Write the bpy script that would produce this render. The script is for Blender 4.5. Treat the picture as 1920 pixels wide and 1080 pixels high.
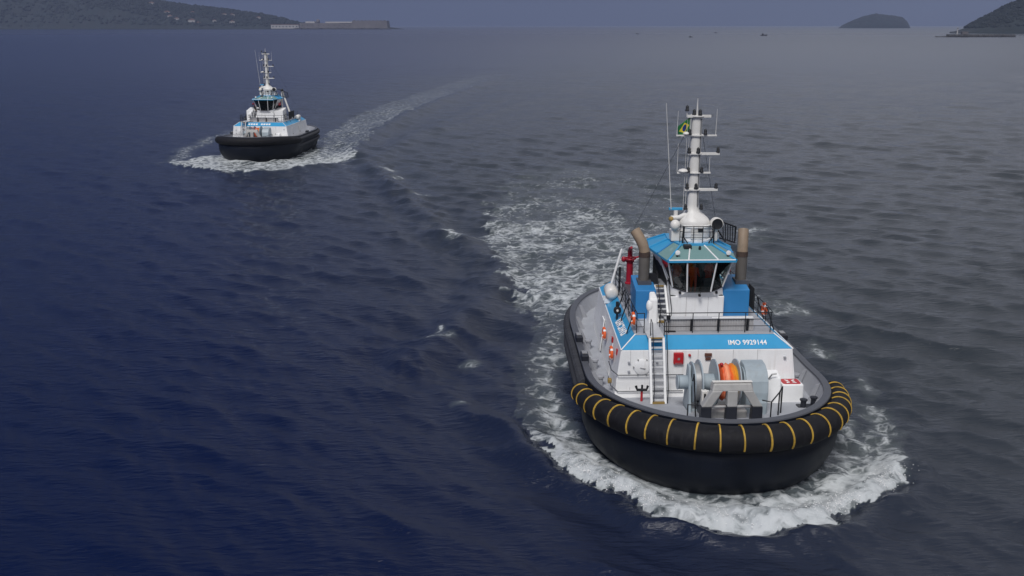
import bpy, bmesh, math, random
import numpy as np
from mathutils import Vector, Matrix

random.seed(7)
rng = np.random.default_rng(11)
R = math.radians
for o in list(bpy.data.objects):
    bpy.data.objects.remove(o)
sc = bpy.context.scene
COL = sc.collection

# ------------------------------------------------------------------ camera
CAM_H = 20.7
cd = bpy.data.cameras.new("camera")
cam = bpy.data.objects.new("camera", cd)
COL.objects.link(cam)
cam.location = (0, 0, CAM_H)
cam.rotation_euler = (R(90 - 15.35), 0, 0)
cd.sensor_width = 36.0
cd.lens = 33.75
cd.clip_start = 0.5
cd.clip_end = 60000
sc.camera = cam

# ------------------------------------------------------------------ world: heavy overcast
SUN_EL, SUN_AZ = R(52), R(200)          # high sun behind the cloud, behind and left of the camera
w = bpy.data.worlds.new("World")
sc.world = w
w.use_nodes = True
nt = w.node_tree
nt.nodes.clear()
N, L = nt.nodes.new, nt.links.new
out = N("ShaderNodeOutputWorld")
bg = N("ShaderNodeBackground")
sky = N("ShaderNodeTexSky")
sky.sky_type = 'NISHITA'
sky.sun_disc = False
sky.sun_elevation = SUN_EL
sky.sun_rotation = SUN_AZ
sky.altitude = 20
sky.air_density = 1.6
sky.dust_density = 5.0
sky.ozone_density = 3.0
hs = N("ShaderNodeHueSaturation")
hs.inputs['Saturation'].default_value = 0.35
hs.inputs['Value'].default_value = 0.55
L(sky.outputs[0], hs.inputs['Color'])
# cloud deck: dark at the horizon, brightened just above it to lighten the water, broken by soft cloud forms
tc = N("ShaderNodeTexCoord")
sep = N("ShaderNodeSeparateXYZ")
L(tc.outputs['Generated'], sep.inputs[0])
mr = N("ShaderNodeMapRange")
mr.inputs['From Min'].default_value = -0.02
mr.inputs['From Max'].default_value = 1.0
mr.clamp = True
L(sep.outputs['Z'], mr.inputs['Value'])
ramp = N("ShaderNodeValToRGB")
e = ramp.color_ramp.elements
e[0].position = 0.0; e[0].color = (1.25, 1.38, 1.80, 1)
e[1].position = 1.0; e[1].color = (5.4, 5.45, 5.7, 1)
m = ramp.color_ramp.elements.new(0.055); m.color = (1.35, 1.50, 2.00, 1)
m = ramp.color_ramp.elements.new(0.125); m.color = (6.0, 6.3, 7.5, 1)
m = ramp.color_ramp.elements.new(0.45); m.color = (6.2, 6.25, 6.8, 1)
L(mr.outputs[0], ramp.inputs[0])
mapn = N("ShaderNodeMapping")
mapn.inputs['Scale'].default_value = (1.6, 1.6, 7.0)
L(tc.outputs['Generated'], mapn.inputs[0])
nz = N("ShaderNodeTexNoise")
nz.inputs['Scale'].default_value = 1.3
nz.inputs['Detail'].default_value = 6
nz.inputs['Roughness'].default_value = 0.55
L(mapn.outputs[0], nz.inputs['Vector'])
cr = N("ShaderNodeMapRange")
cr.inputs['From Min'].default_value = 0.3
cr.inputs['From Max'].default_value = 0.7
cr.inputs['To Min'].default_value = 0.80
cr.inputs['To Max'].default_value = 1.12
L(nz.outputs['Fac'], cr.inputs['Value'])
mul = N("ShaderNodeVectorMath"); mul.operation = 'SCALE'
# added dimming and blueing of the sky to the left, darkens the water's reflections
left_dim = N("ShaderNodeMapRange"); left_dim.interpolation_type = 'SMOOTHSTEP'
left_dim.inputs['From Min'].default_value = -0.52; left_dim.inputs['From Max'].default_value = 0.42
L(sep.outputs['X'], left_dim.inputs['Value'])
bmix = N("ShaderNodeMix"); bmix.data_type = 'RGBA'
bmix.inputs[6].default_value = (0.18, 0.24, 0.44, 1); bmix.inputs[7].default_value = (1, 1, 1, 1)
L(left_dim.outputs[0], bmix.inputs[0])
bm_ = N("ShaderNodeVectorMath"); bm_.operation = 'MULTIPLY'
L(ramp.outputs[0], bm_.inputs[0]); L(bmix.outputs[2], bm_.inputs[1])
L(bm_.outputs[0], mul.inputs[0]); L(cr.outputs[0], mul.inputs['Scale'])
mix = N("ShaderNodeMix"); mix.data_type = 'RGBA'
mix.inputs[0].default_value = 0.82
L(hs.outputs[0], mix.inputs[6]); L(mul.outputs[0], mix.inputs[7])
bg.inputs['Strength'].default_value = 0.052
L(mix.outputs[2], bg.inputs['Color'])
L(bg.outputs[0], out.inputs[0])

sd = bpy.data.lights.new("sun", 'SUN')
sd.energy = 1.5
sd.angle = R(20)
sd.color = (1.0, 0.97, 0.93)
sun = bpy.data.objects.new("sun", sd)
COL.objects.link(sun)
# light travels from the sun position (azimuth measured like the sky's sun_rotation) downwards
sdir = Vector((math.sin(SUN_AZ) * math.cos(SUN_EL), math.cos(SUN_AZ) * math.cos(SUN_EL), math.sin(SUN_EL)))
sun.rotation_euler = sdir.to_track_quat('Z', 'Y').to_euler()
sun.location = sdir * 200

sc.view_settings.view_transform = 'Standard'
sc.view_settings.look = 'None'
sc.view_settings.exposure = 0.80
sc.view_settings.gamma = 1.0
sc.view_settings.use_curve_mapping = False
sc.cycles.volume_bounces = 1
sc.cycles.max_bounces = 6
sc.cycles.transparent_max_bounces = 12

# ------------------------------------------------------------------ materials
MATS = {}
def paint(name, col, rough=0.45, var=0.12, scale=1.5, bump=0.0, bscale=30, metal=0.0, spec=0.5, streak=0.0, streak_col=(0.22, 0.15, 0.10), coord='Object'):
    """Painted or bare surface with soft tone variation, optional fine relief and run-down grime."""
    mt = bpy.data.materials.new(name)
    mt.use_nodes = True
    t = mt.node_tree
    b = t.nodes["Principled BSDF"]
    tcn = t.nodes.new("ShaderNodeTexCoord")
    n1 = t.nodes.new("ShaderNodeTexNoise")
    n1.inputs['Scale'].default_value = scale
    n1.inputs['Detail'].default_value = 7
    n1.inputs['Roughness'].default_value = 0.62
    t.links.new(tcn.outputs[coord], n1.inputs['Vector'])
    mrn = t.nodes.new("ShaderNodeMapRange")
    mrn.inputs['From Min'].default_value = 0.25
    mrn.inputs['From Max'].default_value = 0.75
    mrn.inputs['To Min'].default_value = 1 - var
    mrn.inputs['To Max'].default_value = 1 + var * 0.6
    t.links.new(n1.outputs['Fac'], mrn.inputs['Value'])
    vm = t.nodes.new("ShaderNodeVectorMath"); vm.operation = 'SCALE'
    vm.inputs[0].default_value = col
    t.links.new(mrn.outputs[0], vm.inputs['Scale'])
    last = vm.outputs[0]
    if streak > 0:
        mp = t.nodes.new("ShaderNodeMapping")
        mp.inputs['Scale'].default_value = (5.0, 5.0, 0.35)
        t.links.new(tcn.outputs[coord], mp.inputs[0])
        n2 = t.nodes.new("ShaderNodeTexNoise")
        n2.inputs['Scale'].default_value = 1.0
        n2.inputs['Detail'].default_value = 5
        t.links.new(mp.outputs[0], n2.inputs['Vector'])
        r2 = t.nodes.new("ShaderNodeMapRange")
        r2.inputs['From Min'].default_value = 0.56
        r2.inputs['From Max'].default_value = 0.80
        r2.inputs['To Max'].default_value = streak
        t.links.new(n2.outputs['Fac'], r2.inputs['Value'])
        mx = t.nodes.new("ShaderNodeMix"); mx.data_type = 'RGBA'
        mx.inputs[7].default_value = (*streak_col, 1)
        t.links.new(r2.outputs[0], mx.inputs[0])
        t.links.new(last, mx.inputs[6])
        last = mx.outputs[2]
    t.links.new(last, b.inputs['Base Color'])
    rr = t.nodes.new("ShaderNodeMapRange")
    rr.inputs['From Min'].default_value = 0.3
    rr.inputs['From Max'].default_value = 0.7
    rr.inputs['To Min'].default_value = max(0.03, rough - 0.10)
    rr.inputs['To Max'].default_value = min(1, rough + 0.12)
    t.links.new(n1.outputs['Fac'], rr.inputs['Value'])
    t.links.new(rr.outputs[0], b.inputs['Roughness'])
    b.inputs['Metallic'].default_value = metal
    b.inputs['Specular IOR Level'].default_value = spec
    if bump > 0:
        n3 = t.nodes.new("ShaderNodeTexNoise")
        n3.inputs['Scale'].default_value = bscale
        n3.inputs['Detail'].default_value = 4
        t.links.new(tcn.outputs[coord], n3.inputs['Vector'])
        bp = t.nodes.new("ShaderNodeBump")
        bp.inputs['Strength'].default_value = bump
        bp.inputs['Distance'].default_value = 0.03
        t.links.new(n3.outputs['Fac'], bp.inputs['Height'])
        t.links.new(bp.outputs[0], b.inputs['Normal'])
    MATS[name] = mt
    return mt

paint("white_paint", (0.82, 0.825, 0.83), 0.4, 0.09, 0.9, streak=0.34, streak_col=(0.42, 0.38, 0.33))
paint("mast_white", (0.70, 0.69, 0.67), 0.45, 0.08, 1.4, streak=0.3, streak_col=(0.4, 0.36, 0.3))
paint("band_blue", (0.036, 0.30, 0.56), 0.38, 0.08, 0.8, streak=0.15, streak_col=(0.10, 0.22, 0.36))
paint("casing_blue", (0.030, 0.20, 0.46), 0.4, 0.08, 0.8, streak=0.15, streak_col=(0.08, 0.15, 0.26))
paint("deck_grey", (0.36, 0.375, 0.41), 0.62, 0.16, 0.7, bump=0.15, bscale=60, streak=0.25, streak_col=(0.22, 0.22, 0.22))
paint("bulwark_grey", (0.33, 0.34, 0.37), 0.5, 0.14, 1.0, streak=0.35, streak_col=(0.20, 0.17, 0.15))
paint("cap_grey", (0.075, 0.080, 0.095), 0.5, 0.2, 1.2, bump=0.1)
paint("hull_black", (0.0035, 0.006, 0.013), 0.5, 0.4, 0.7, bump=0.12, bscale=3, streak=0.25, streak_col=(0.02, 0.021, 0.025), spec=0.25)
paint("rubber", (0.010, 0.010, 0.013), 0.72, 0.55, 2.6, bump=0.4, bscale=9, spec=0.25, streak=0.4, streak_col=(0.04, 0.04, 0.042))
paint("side_rubber", (0.045, 0.047, 0.055), 0.75, 0.3, 2.0, bump=0.25, bscale=18, spec=0.3)
paint("strap_yellow", (0.50, 0.31, 0.04), 0.7, 0.6, 3.0, bump=0.3, bscale=70)
paint("rail_black", (0.014, 0.015, 0.018), 0.5, 0.2, 3.0, spec=0.4)
paint("winch_grey", (0.33, 0.39, 0.43), 0.42, 0.14, 1.6, streak=0.25, streak_col=(0.25, 0.22, 0.2))
paint("bitt_grey", (0.40, 0.395, 0.385), 0.5, 0.16, 1.6, streak=0.3, streak_col=(0.2, 0.18, 0.16), metal=0.1)
paint("bitt_black", (0.012, 0.014, 0.022), 0.45, 0.2, 2.0)
paint("steel", (0.42, 0.42, 0.42), 0.4, 0.2, 3.0, metal=0.6)
paint("exhaust_grey", (0.115, 0.105, 0.096), 0.6, 0.22, 1.5, streak=0.4, streak_col=(0.08, 0.07, 0.06))
paint("exhaust_tan", (0.27, 0.20, 0.14), 0.6, 0.28, 1.4, streak=0.4, streak_col=(0.12, 0.09, 0.07))
paint("exhaust_scorch", (0.075, 0.05, 0.04), 0.6, 0.3, 2)
paint("signal_red", (0.42, 0.012, 0.018), 0.4, 0.18, 2)
paint("monitor_red", (0.33, 0.010, 0.028), 0.4, 0.25, 2)
paint("orange", (0.80, 0.13, 0.03), 0.5, 0.12, 3)
paint("coverall", (0.55, 0.045, 0.018), 0.85, 0.25, 6)
paint("skin", (0.42, 0.22, 0.14), 0.6, 0.08, 8)
paint("hair", (0.02, 0.015, 0.012), 0.7, 0.2, 20)
paint("interior_dark", (0.022, 0.026, 0.028), 0.7, 0.2, 2)
paint("console_blue", (0.05, 0.075, 0.11), 0.5, 0.2, 2)
paint("plate_brown", (0.12, 0.05, 0.035), 0.5, 0.2, 4)
paint("tread_brass", (0.30, 0.20, 0.06), 0.5, 0.2, 4)
paint("tread_grey", (0.52, 0.53, 0.55), 0.55, 0.15, 4)
paint("lettering_white", (0.80, 0.80, 0.80), 0.5, 0.06, 5)
paint("dome_white", (0.72, 0.70, 0.67), 0.4, 0.08, 2)
paint("canvas_black", (0.02, 0.021, 0.024), 0.9, 0.2, 5)
paint("ribbed_grey", (0.46, 0.455, 0.46), 0.55, 0.15, 1.5, streak=0.3, streak_col=(0.22, 0.2, 0.2))
paint("rock", (0.055, 0.055, 0.058), 0.9, 0.5, 0.05, coord='Object')
paint("fort_stone", (0.13, 0.12, 0.125), 0.9, 0.35, 0.03, streak=0.4, streak_col=(0.05, 0.05, 0.055))
paint("plaster", (0.38, 0.37, 0.37), 0.8, 0.15, 0.1)
paint("roof_tile", (0.16, 0.09, 0.07), 0.8, 0.2, 0.2)
paint("forest_green", (0.016, 0.023, 0.025), 0.9, 0.55, 0.02)
paint("boat_dark", (0.03, 0.03, 0.035), 0.6, 0.2, 0.5)

def glass_mat(name, tint, refl_rough=0.02, thick=0.0):
    mt = bpy.data.materials.new(name)
    mt.use_nodes = True
    t = mt.node_tree
    t.nodes.clear()
    o = t.nodes.new("ShaderNodeOutputMaterial")
    tr = t.nodes.new("ShaderNodeBsdfTransparent")
    tr.inputs[0].default_value = (*tint, 1)
    gl = t.nodes.new("ShaderNodeBsdfGlossy")
    gl.inputs['Roughness'].default_value = refl_rough
    fr = t.nodes.new("ShaderNodeFresnel")
    fr.inputs[0].default_value = 1.38
    mx = t.nodes.new("ShaderNodeMixShader")
    t.links.new(fr.outputs[0], mx.inputs[0])
    t.links.new(tr.outputs[0], mx.inputs[1])
    t.links.new(gl.outputs[0], mx.inputs[2])
    res = mx.outputs[0]
    if thick > 0:
        df = t.nodes.new("ShaderNodeBsdfDiffuse")
        df.inputs[0].default_value = (0.22, 0.37, 0.37, 1)
        mx2 = t.nodes.new("ShaderNodeMixShader")
        mx2.inputs[0].default_value = thick
        t.links.new(mx.outputs[0], mx2.inputs[1])
        t.links.new(df.outputs[0], mx2.inputs[2])
        res = mx2.outputs[0]
    t.links.new(res, o.inputs[0])
    MATS[name] = mt
    return mt
glass_mat("window_glass", (0.72, 0.78, 0.76))
glass_mat("skylight_glass", (0.25, 0.45, 0.44), 0.05, 0.72)

def rope_mat():
    mt = bpy.data.materials.new("winch_rope")
    mt.use_nodes = True
    t = mt.node_tree
    b = t.nodes["Principled BSDF"]
    tcn = t.nodes.new("ShaderNodeTexCoord")
    sp = t.nodes.new("ShaderNodeSeparateXYZ")
    t.links.new(tcn.outputs['Object'], sp.inputs[0])
    nn = t.nodes.new("ShaderNodeTexNoise"); nn.inputs['Scale'].default_value = 3.0
    t.links.new(tcn.outputs['Object'], nn.inputs['Vector'])
    ad = t.nodes.new("ShaderNodeMath"); ad.operation = 'MULTIPLY_ADD'
    ad.inputs[1].default_value = 0.35
    t.links.new(nn.outputs['Fac'], ad.inputs[0]); t.links.new(sp.outputs['X'], ad.inputs[2])
    mrn = t.nodes.new("ShaderNodeMapRange")
    mrn.inputs['From Min'].default_value = 0.30; mrn.inputs['From Max'].default_value = 1.2
    t.links.new(ad.outputs[0], mrn.inputs['Value'])
    rp = t.nodes.new("ShaderNodeValToRGB")
    el = rp.color_ramp.elements
    el[0].position = 0.0; el[0].color = (0.75, 0.10, 0.02, 1)
    el[1].position = 1.0; el[1].color = (0.60, 0.36, 0.03, 1)
    x = rp.color_ramp.elements.new(0.25); x.color = (0.85, 0.42, 0.25, 1)
    x = rp.color_ramp.elements.new(0.5); x.color = (0.75, 0.14, 0.02, 1)
    x = rp.color_ramp.elements.new(0.75); x.color = (0.80, 0.36, 0.03, 1)
    t.links.new(mrn.outputs[0], rp.inputs[0])
    t.links.new(rp.outputs[0], b.inputs['Base Color'])
    b.inputs['Roughness'].default_value = 0.8
    MATS["winch_rope"] = mt
rope_mat()

def flag_mat():
    mt = bpy.data.materials.new("flag_cloth")
    mt.use_nodes = True
    t = mt.node_tree
    b = t.nodes["Principled BSDF"]
    tcn = t.nodes.new("ShaderNodeUVMap")
    sp = t.nodes.new("ShaderNodeSeparateXYZ")
    t.links.new(tcn.outputs[0], sp.inputs[0])
    def mth(op, a, bb, c=None):
        n = t.nodes.new("ShaderNodeMath"); n.operation = op
        for i, v in enumerate((a, bb, c)):
            if v is None: continue
            if isinstance(v, (int, float)): n.inputs[i].default_value = v
            else: t.links.new(v, n.inputs[i])
        return n.outputs[0]
    ax = mth('ABSOLUTE', mth('SUBTRACT', sp.outputs['X'], 0.5), 0)
    ay = mth('ABSOLUTE', mth('SUBTRACT', sp.outputs['Y'], 0.5), 0)
    rh = mth('LESS_THAN', mth('ADD', mth('DIVIDE', ax, 0.42), mth('DIVIDE', ay, 0.40)), 1.0)
    rd = mth('ADD', mth('POWER', mth('DIVIDE', ax, 0.175), 2.0), mth('POWER', mth('DIVIDE', ay, 0.25), 2.0))
    ds = mth('LESS_THAN', rd, 1.0)
    m1 = t.nodes.new("ShaderNodeMix"); m1.data_type = 'RGBA'
    m1.inputs[6].default_value = (0.01, 0.13, 0.035, 1); m1.inputs[7].default_value = (0.60, 0.48, 0.03, 1)
    t.links.new(rh, m1.inputs[0])
    m2 = t.nodes.new("ShaderNodeMix"); m2.data_type = 'RGBA'
    m2.inputs[7].default_value = (0.01, 0.03, 0.16, 1)
    t.links.new(ds, m2.inputs[0]); t.links.new(m1.outputs[2], m2.inputs[6])
    t.links.new(m2.outputs[2], b.inputs['Base Color'])
    b.inputs['Roughness'].default_value = 0.85
    MATS["flag_cloth"] = mt
flag_mat()

# ------------------------------------------------------------------ mesh helpers
class MB:
    def __init__(s):
        s.v, s.f = [], []
    def add(s, vs, fs):
        n = len(s.v)
        s.v += [tuple(x) for x in vs]
        s.f += [tuple(i + n for i in q) for q in fs]
        return s
    def box(s, x0, x1, y0, y1, z0, z1):
        return s.hexa([(x0, y0, z0), (x1, y0, z0), (x1, y1, z0), (x0, y1, z0), (x0, y0, z1), (x1, y0, z1), (x1, y1, z1), (x0, y1, z1)])
    def hexa(s, p):
        return s.add(p, [(3, 2, 1, 0), (4, 5, 6, 7), (0, 1, 5, 4), (1, 2, 6, 5), (2, 3, 7, 6), (3, 0, 4, 7)])
    def loft(s, rings, close=True, cap0=False, cap1=False):
        n = len(rings[0]); base = len(s.v)
        for r in rings: s.v += [tuple(x) for x in r]
        for i in range(len(rings) - 1):
            for j in range(n if close else n - 1):
                k = (j + 1) % n
                s.f.append((base + i * n + j, base + i * n + k, base + (i + 1) * n + k, base + (i + 1) * n + j))
        if cap0: s.f.append(tuple(base + j for j in reversed(range(n))))
        if cap1: s.f.append(tuple(base + (len(rings) - 1) * n + j for j in range(n)))
        return s
    def tube(s, pts, r, seg=8, closed=False, squash=None):
        pts = [Vector(p) for p in pts]
        n = len(pts); rings = []
        rad = r if isinstance(r, (list, tuple)) else [r] * n
        up0 = None
        for i, p in enumerate(pts):
            a = pts[i - 1] if (i > 0 or closed) else p
            b = pts[(i + 1) % n] if (i < n - 1 or closed) else p
            d = (b - a).normalized()
            up = up0 if up0 is not None else (Vector((0, 0, 1)) if abs(d.z) < 0.9 else Vector((0, 1, 0)))
            u = (up - d * up.dot(d))
            if u.length < 1e-4: u = d.orthogonal()
            u.normalize(); up0 = u
            w_ = d.cross(u)
            rings.append([p + (u * math.cos(t) + w_ * math.sin(t)) * rad[i] for t in [2 * math.pi * k / seg for k in range(seg)]])
        if closed: rings.append(rings[0])
        return s.loft(rings, True, not closed, not closed)
    def cyl(s, p0, p1, r0, r1=None, seg=16):
        return s.tube([p0, p1], [r0, r0 if r1 is None else r1], seg)
    def lathe(s, prof, c=(0, 0, 0), axis='Z', seg=24):
        rings = []
        for r, h in prof:
            ring = []
            for k in range(seg):
                t = 2 * math.pi * k / seg
                if axis == 'Z': ring.append((c[0] + r * math.cos(t), c[1] + r * math.sin(t), c[2] + h))
                elif axis == 'X': ring.append((c[0] + h, c[1] + r * math.cos(t), c[2] + r * math.sin(t)))
                else: ring.append((c[0] + r * math.sin(t), c[1] + h, c[2] + r * math.cos(t)))
            rings.append(ring)
        return s.loft(rings, True, True, True)
    def ball(s, c, rx, ry=None, rz=None, seg=14, rows=9):
        ry = ry or rx; rz = rz or rx
        rings = []
        for i in range(rows):
            p = -math.pi / 2 + math.pi * (i + 0.02 + 0.96 * i / (rows - 1) - i) / 1.0 if False else -math.pi / 2 + math.pi * (0.01 + 0.98 * i / (rows - 1))
            rings.append([(c[0] + rx * math.cos(p) * math.cos(t), c[1] + ry * math.cos(p) * math.sin(t), c[2] + rz * math.sin(p)) for t in [2 * math.pi * k / seg for k in range(seg)]])
        return s.loft(rings, True, True, True)
    def torus(s, c, Rr, r, axis='Y', seg=24, sub=8):
        pts = []
        for k in range(seg):
            t = 2 * math.pi * k / seg
            if axis == 'Y': pts.append((c[0] + Rr * math.cos(t), c[1], c[2] + Rr * math.sin(t)))
            elif axis == 'X': pts.append((c[0], c[1] + Rr * math.cos(t), c[2] + Rr * math.sin(t)))
            else: pts.append((c[0] + Rr * math.cos(t), c[1] + Rr * math.sin(t), c[2]))
        return s.tube(pts, r, sub, closed=True)
    def prism(s, poly, axis, a0, a1):
        """poly of 2-D points extruded along an axis ('X': (y,z), 'Y': (x,z), 'Z': (x,y))"""
        def pt(p, a):
            return (a, p[0], p[1]) if axis == 'X' else (p[0], a, p[1]) if axis == 'Y' else (p[0], p[1], a)
        return s.loft([[pt(p, a0) for p in poly], [pt(p, a1) for p in poly]], True, True, True)
    def build(s, name, mat, parent=None, smooth=False, bevel=0.0):
        me = bpy.data.meshes.new(name)
        me.from_pydata(s.v, [], s.f)
        bm = bmesh.new(); bm.from_mesh(me)
        bmesh.ops.recalc_face_normals(bm, faces=bm.faces)
        bm.to_mesh(me); bm.free()
        me.materials.append(MATS[mat] if isinstance(mat, str) else mat)
        if smooth:
            me.polygons.foreach_set("use_smooth", [True] * len(me.polygons))
        ob = bpy.data.objects.new(name, me)
        COL.objects.link(ob)
        if parent is not None: ob.parent = parent
        if bevel > 0:
            bv = ob.modifiers.new("bevel", 'BEVEL'); bv.width = bevel; bv.segments = 2; bv.limit_method = 'ANGLE'; bv.angle_limit = R(40)
        if smooth:
            try:
                me.set_sharp_from_angle(angle=R(50))
            except Exception: pass
        return ob

def tag(o, label=None, cat=None, group=None, kind=None):
    if label: o["label"] = label
    if cat: o["category"] = cat
    if group: o["group"] = group
    if kind: o["kind"] = kind
    return o
def empty(name, loc, rz=0.0):
    o = bpy.data.objects.new(name, None)
    COL.objects.link(o)
    o.location = loc; o.rotation_euler = (0, 0, rz)
    o.empty_display_size = 0.5
    return o
def copy_tree(o, parent, skip):
    c = o.copy(); COL.objects.link(c); c.parent = parent
    for ch in list(o.children):
        if ch.name.split('.')[0] not in skip: copy_tree(ch, c, skip)
    return c

# ------------------------------------------------------------------ value noise for the sea
_lat = rng.random((256, 256)).astype(np.float32)
def vnoise(x, y):
    xi = np.floor(x).astype(np.int64); yi = np.floor(y).astype(np.int64)
    fx = (x - xi).astype(np.float32); fy = (y - yi).astype(np.float32)
    fx = fx * fx * (3 - 2 * fx); fy = fy * fy * (3 - 2 * fy)
    a = _lat[xi & 255, yi & 255]; b = _lat[(xi + 1) & 255, yi & 255]
    c_ = _lat[xi & 255, (yi + 1) & 255]; d = _lat[(xi + 1) & 255, (yi + 1) & 255]
    return (a * (1 - fx) + b * fx) * (1 - fy) + (c_ * (1 - fx) + d * fx) * fy
def fbm(x, y, o=4):
    s = 0; a = 0.5; t = 0
    for i in range(o):
        s = s + a * vnoise(x * 2 ** i + 17.3 * i, y * 2 ** i + 5.1 * i); t += a; a *= 0.55
    return s / t
def seg_dist(x, y, poly):
    """distance to a polyline, and how far along it (0..1)"""
    best = np.full(x.shape, 1e9, np.float32); along = np.zeros(x.shape, np.float32)
    P = np.array(poly, np.float32); ln = np.hypot(*(P[1:] - P[:-1]).T); tot = ln.sum(); acc = 0
    for i in range(len(P) - 1):
        d = P[i + 1] - P[i]; t = np.clip(((x - P[i, 0]) * d[0] + (y - P[i, 1]) * d[1]) / (d @ d), 0, 1)
        dd = np.hypot(x - P[i, 0] - t * d[0], y - P[i, 1] - t * d[1])
        k = dd < best
        best = np.where(k, dd, best); along = np.where(k, (acc + t * ln[i]) / tot, along); acc += ln[i]
    return best, along
def in_poly(x, y, poly):
    ins = np.zeros(x.shape, bool); n = len(poly)
    for i in range(n):
        x0, y0 = poly[i]; x1, y1 = poly[(i + 1) % n]
        if y0 == y1: continue
        c_ = ((y0 > y) != (y1 > y)) & (x < (x1 - x0) * (y - y0) / (y1 - y0) + x0)
        ins ^= c_
    return ins
def sstep(a, b, v):
    t = np.clip((v - a) / (b - a), 0, 1); return t * t * (3 - 2 * t)

# ------------------------------------------------------------------ where the two tugs float
NEAR = (10.13, 39.3, R(1.6))
FAR = (-41.5, 150.3, R(-4.5))
def to_local(x, y, B):
    dx, dy = x - B[0], y - B[1]; c_, s_ = math.cos(B[2]), math.sin(B[2])
    return dx * c_ + dy * s_, -dx * s_ + dy * c_

# ------------------------------------------------------------------ the sea
def build_sea():
    rows = [7.0]
    while rows[-1] < 14500:
        r_ = rows[-1]
        rows.append(r_ * (1 + float(np.interp(math.log(r_), [math.log(q) for q in (7, 20, 30, 160, 400, 1500, 14500)], [0.03, 0.008, 0.0044, 0.0044, 0.0075, 0.02, 0.05]))))
    rr = np.array(rows)
    th = np.concatenate([np.linspace(-R(44), R(44), 600), np.linspace(R(44), R(316), 70)[1:-1]])
    nr, nth = len(rr), len(th)
    T, RR = np.meshgrid(th, rr)
    X = (RR * np.sin(T)).astype(np.float64); Y = (RR * np.cos(T)).astype(np.float64)
    # grid spacing decides which wavelengths the mesh can carry
    dr = np.gradient(rr)
    dth = np.where(np.abs(np.mod(th + math.pi, 2 * math.pi) - math.pi) <= R(44), R(88) / 600, R(4))
    sp = np.maximum(dr[:, None] * 0.8, RR * dth[None, :])
    Z = np.zeros_like(X); DX = np.zeros_like(X); DY = np.zeros_like(X)
    g = np.random.default_rng(5)
    ncomp = 76
    lams = np.geomspace(0.75, 15, ncomp) * g.uniform(0.93, 1.07, ncomp)
    for lam in lams:
        spread = 0.42 if lam < 3 else 0.34
        ang = R(-90 - 36) + g.normal(0, spread)        # runs towards the camera and to the left
        k = 2 * math.pi / lam
        amp = 0.0072 * lam ** 0.92 * float(np.interp(lam, [0.7, 1.5, 2.4, 4.0, 6.0, 15], [0.80, 1.0, 1.15, 1.0, 0.50, 0.26]))
        kx, ky = math.cos(ang), math.sin(ang)
        ph = g.uniform(0, 2 * math.pi)
        att = sstep(2.2, 4.5, lam / sp)
        a = amp * att
        arg = k * (kx * X + ky * Y) + ph
        Z += a * np.cos(arg)
        s_ = a * np.sin(arg) * (0.45 if lam < 1.5 else 0.75)
        DX -= kx * s_; DY -= ky * s_
    gust = (0.70 + 0.6 * fbm(X / 38.0, Y / 70.0, 3)) * (0.60 + 0.40 * sstep(-10, 45, 0.91 * X + 0.41 * np.minimum(Y, 250)))   # waves made lower on the side painted dark
    Z *= gust; DX *= gust; DY *= gust
    foam = np.zeros(X.shape, np.float32)
    calm = np.zeros(X.shape, np.float32)
    # --- near tug ---
    box = (X > -25) & (X < 45) & (Y > 26) & (Y < 165)
    x, y = to_local(X[box], Y[box], NEAR)
    jx = (fbm(x / 1.7, y / 1.7, 4) - 0.5) * 2.6 + (fbm(x / 0.5 + 9, y / 0.5, 2) - 0.5) * 0.9
    jy = (fbm(x / 1.7 + 50, y / 1.7 + 31, 4) - 0.5) * 2.6 + (fbm(x / 0.5 + 3, y / 0.5 + 40, 2) - 0.5) * 0.9
    jam = 0.75 + 1.3 * sstep(14, 40, y)
    xx, yy = x + jx * jam, y + jy * jam
    outer = [(8.9, 1.7), (7.6, 0.4), (6.1, -0.6), (3.4, -2.5), (0.6, -3.35), (-1.9, -2.8), (-3.9, -1.6), (-5.5, 0.5), (-7.3, 2.8), (-8.9, 6.4), (-9.9, 9.9),
             (-9.7, 14.7), (-8.8, 21.6), (-7.9, 28.9), (-9.6, 39.8), (-11.0, 50), (-11.5, 70), (-8, 95), (0, 120)]
    inner_back = [(9, 118), (15, 90), (13, 64), (9, 46), (3, 38), (3, 10), (6.4, 8), (7.6, 5.5), (8.9, 3.4)]
    ins = in_poly(xx, yy, outer + inner_back)
    do, al = seg_dist(xx, yy, outer)
    f = np.zeros(x.shape, np.float32)
    # lip of the bow wave: dense, thinning towards the hull and towards the stern
    front = 1 - sstep(2.0, 11.0, y)
    widthb = 2.3 * front + 1.0
    lip = np.where(ins, (1 - sstep(widthb * 0.55, widthb * 1.25, do)), 0)
    big = fbm(x / 3.2 + 7, y / 5.0, 3)
    f = np.maximum(f, lip * (0.93 * front + 0.50 * (1 - front) + 0.30 * (big - 0.5)))
    side = np.where(ins & (y < 34), 0.50 + 0.26 * (big - 0.5) + 0.10 * front, 0)
    # lacy track along the starboard side
    track, _ = seg_dist(x, y, [(-5.0, 3.5), (-7.2, 9), (-7.9, 15), (-7.7, 22), (-6.4, 30), (-5.5, 38)])
    side = side + np.where(ins, 0.26 * np.exp(-(track / 1.25) ** 2), 0)
    f = np.maximum(f, side)
    # the edge frays out astern
    f *= np.where(y > 4, 1 - (1 - sstep(0.0, 2.4 + 2.6 * sstep(12, 30, y), do)) * (0.45 + 0.3 * sstep(15, 35, y)) * sstep(4, 12, y), 1)
    # clear dark strip right against the starboard shoulder
    clear, _ = seg_dist(x, y, [(-4.4, 4.0), (-5.9, 7.5), (-6.4, 12), (-6.3, 17)])
    f *= 1 - 0.75 * np.exp(-(clear / 0.8) ** 2)
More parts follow.
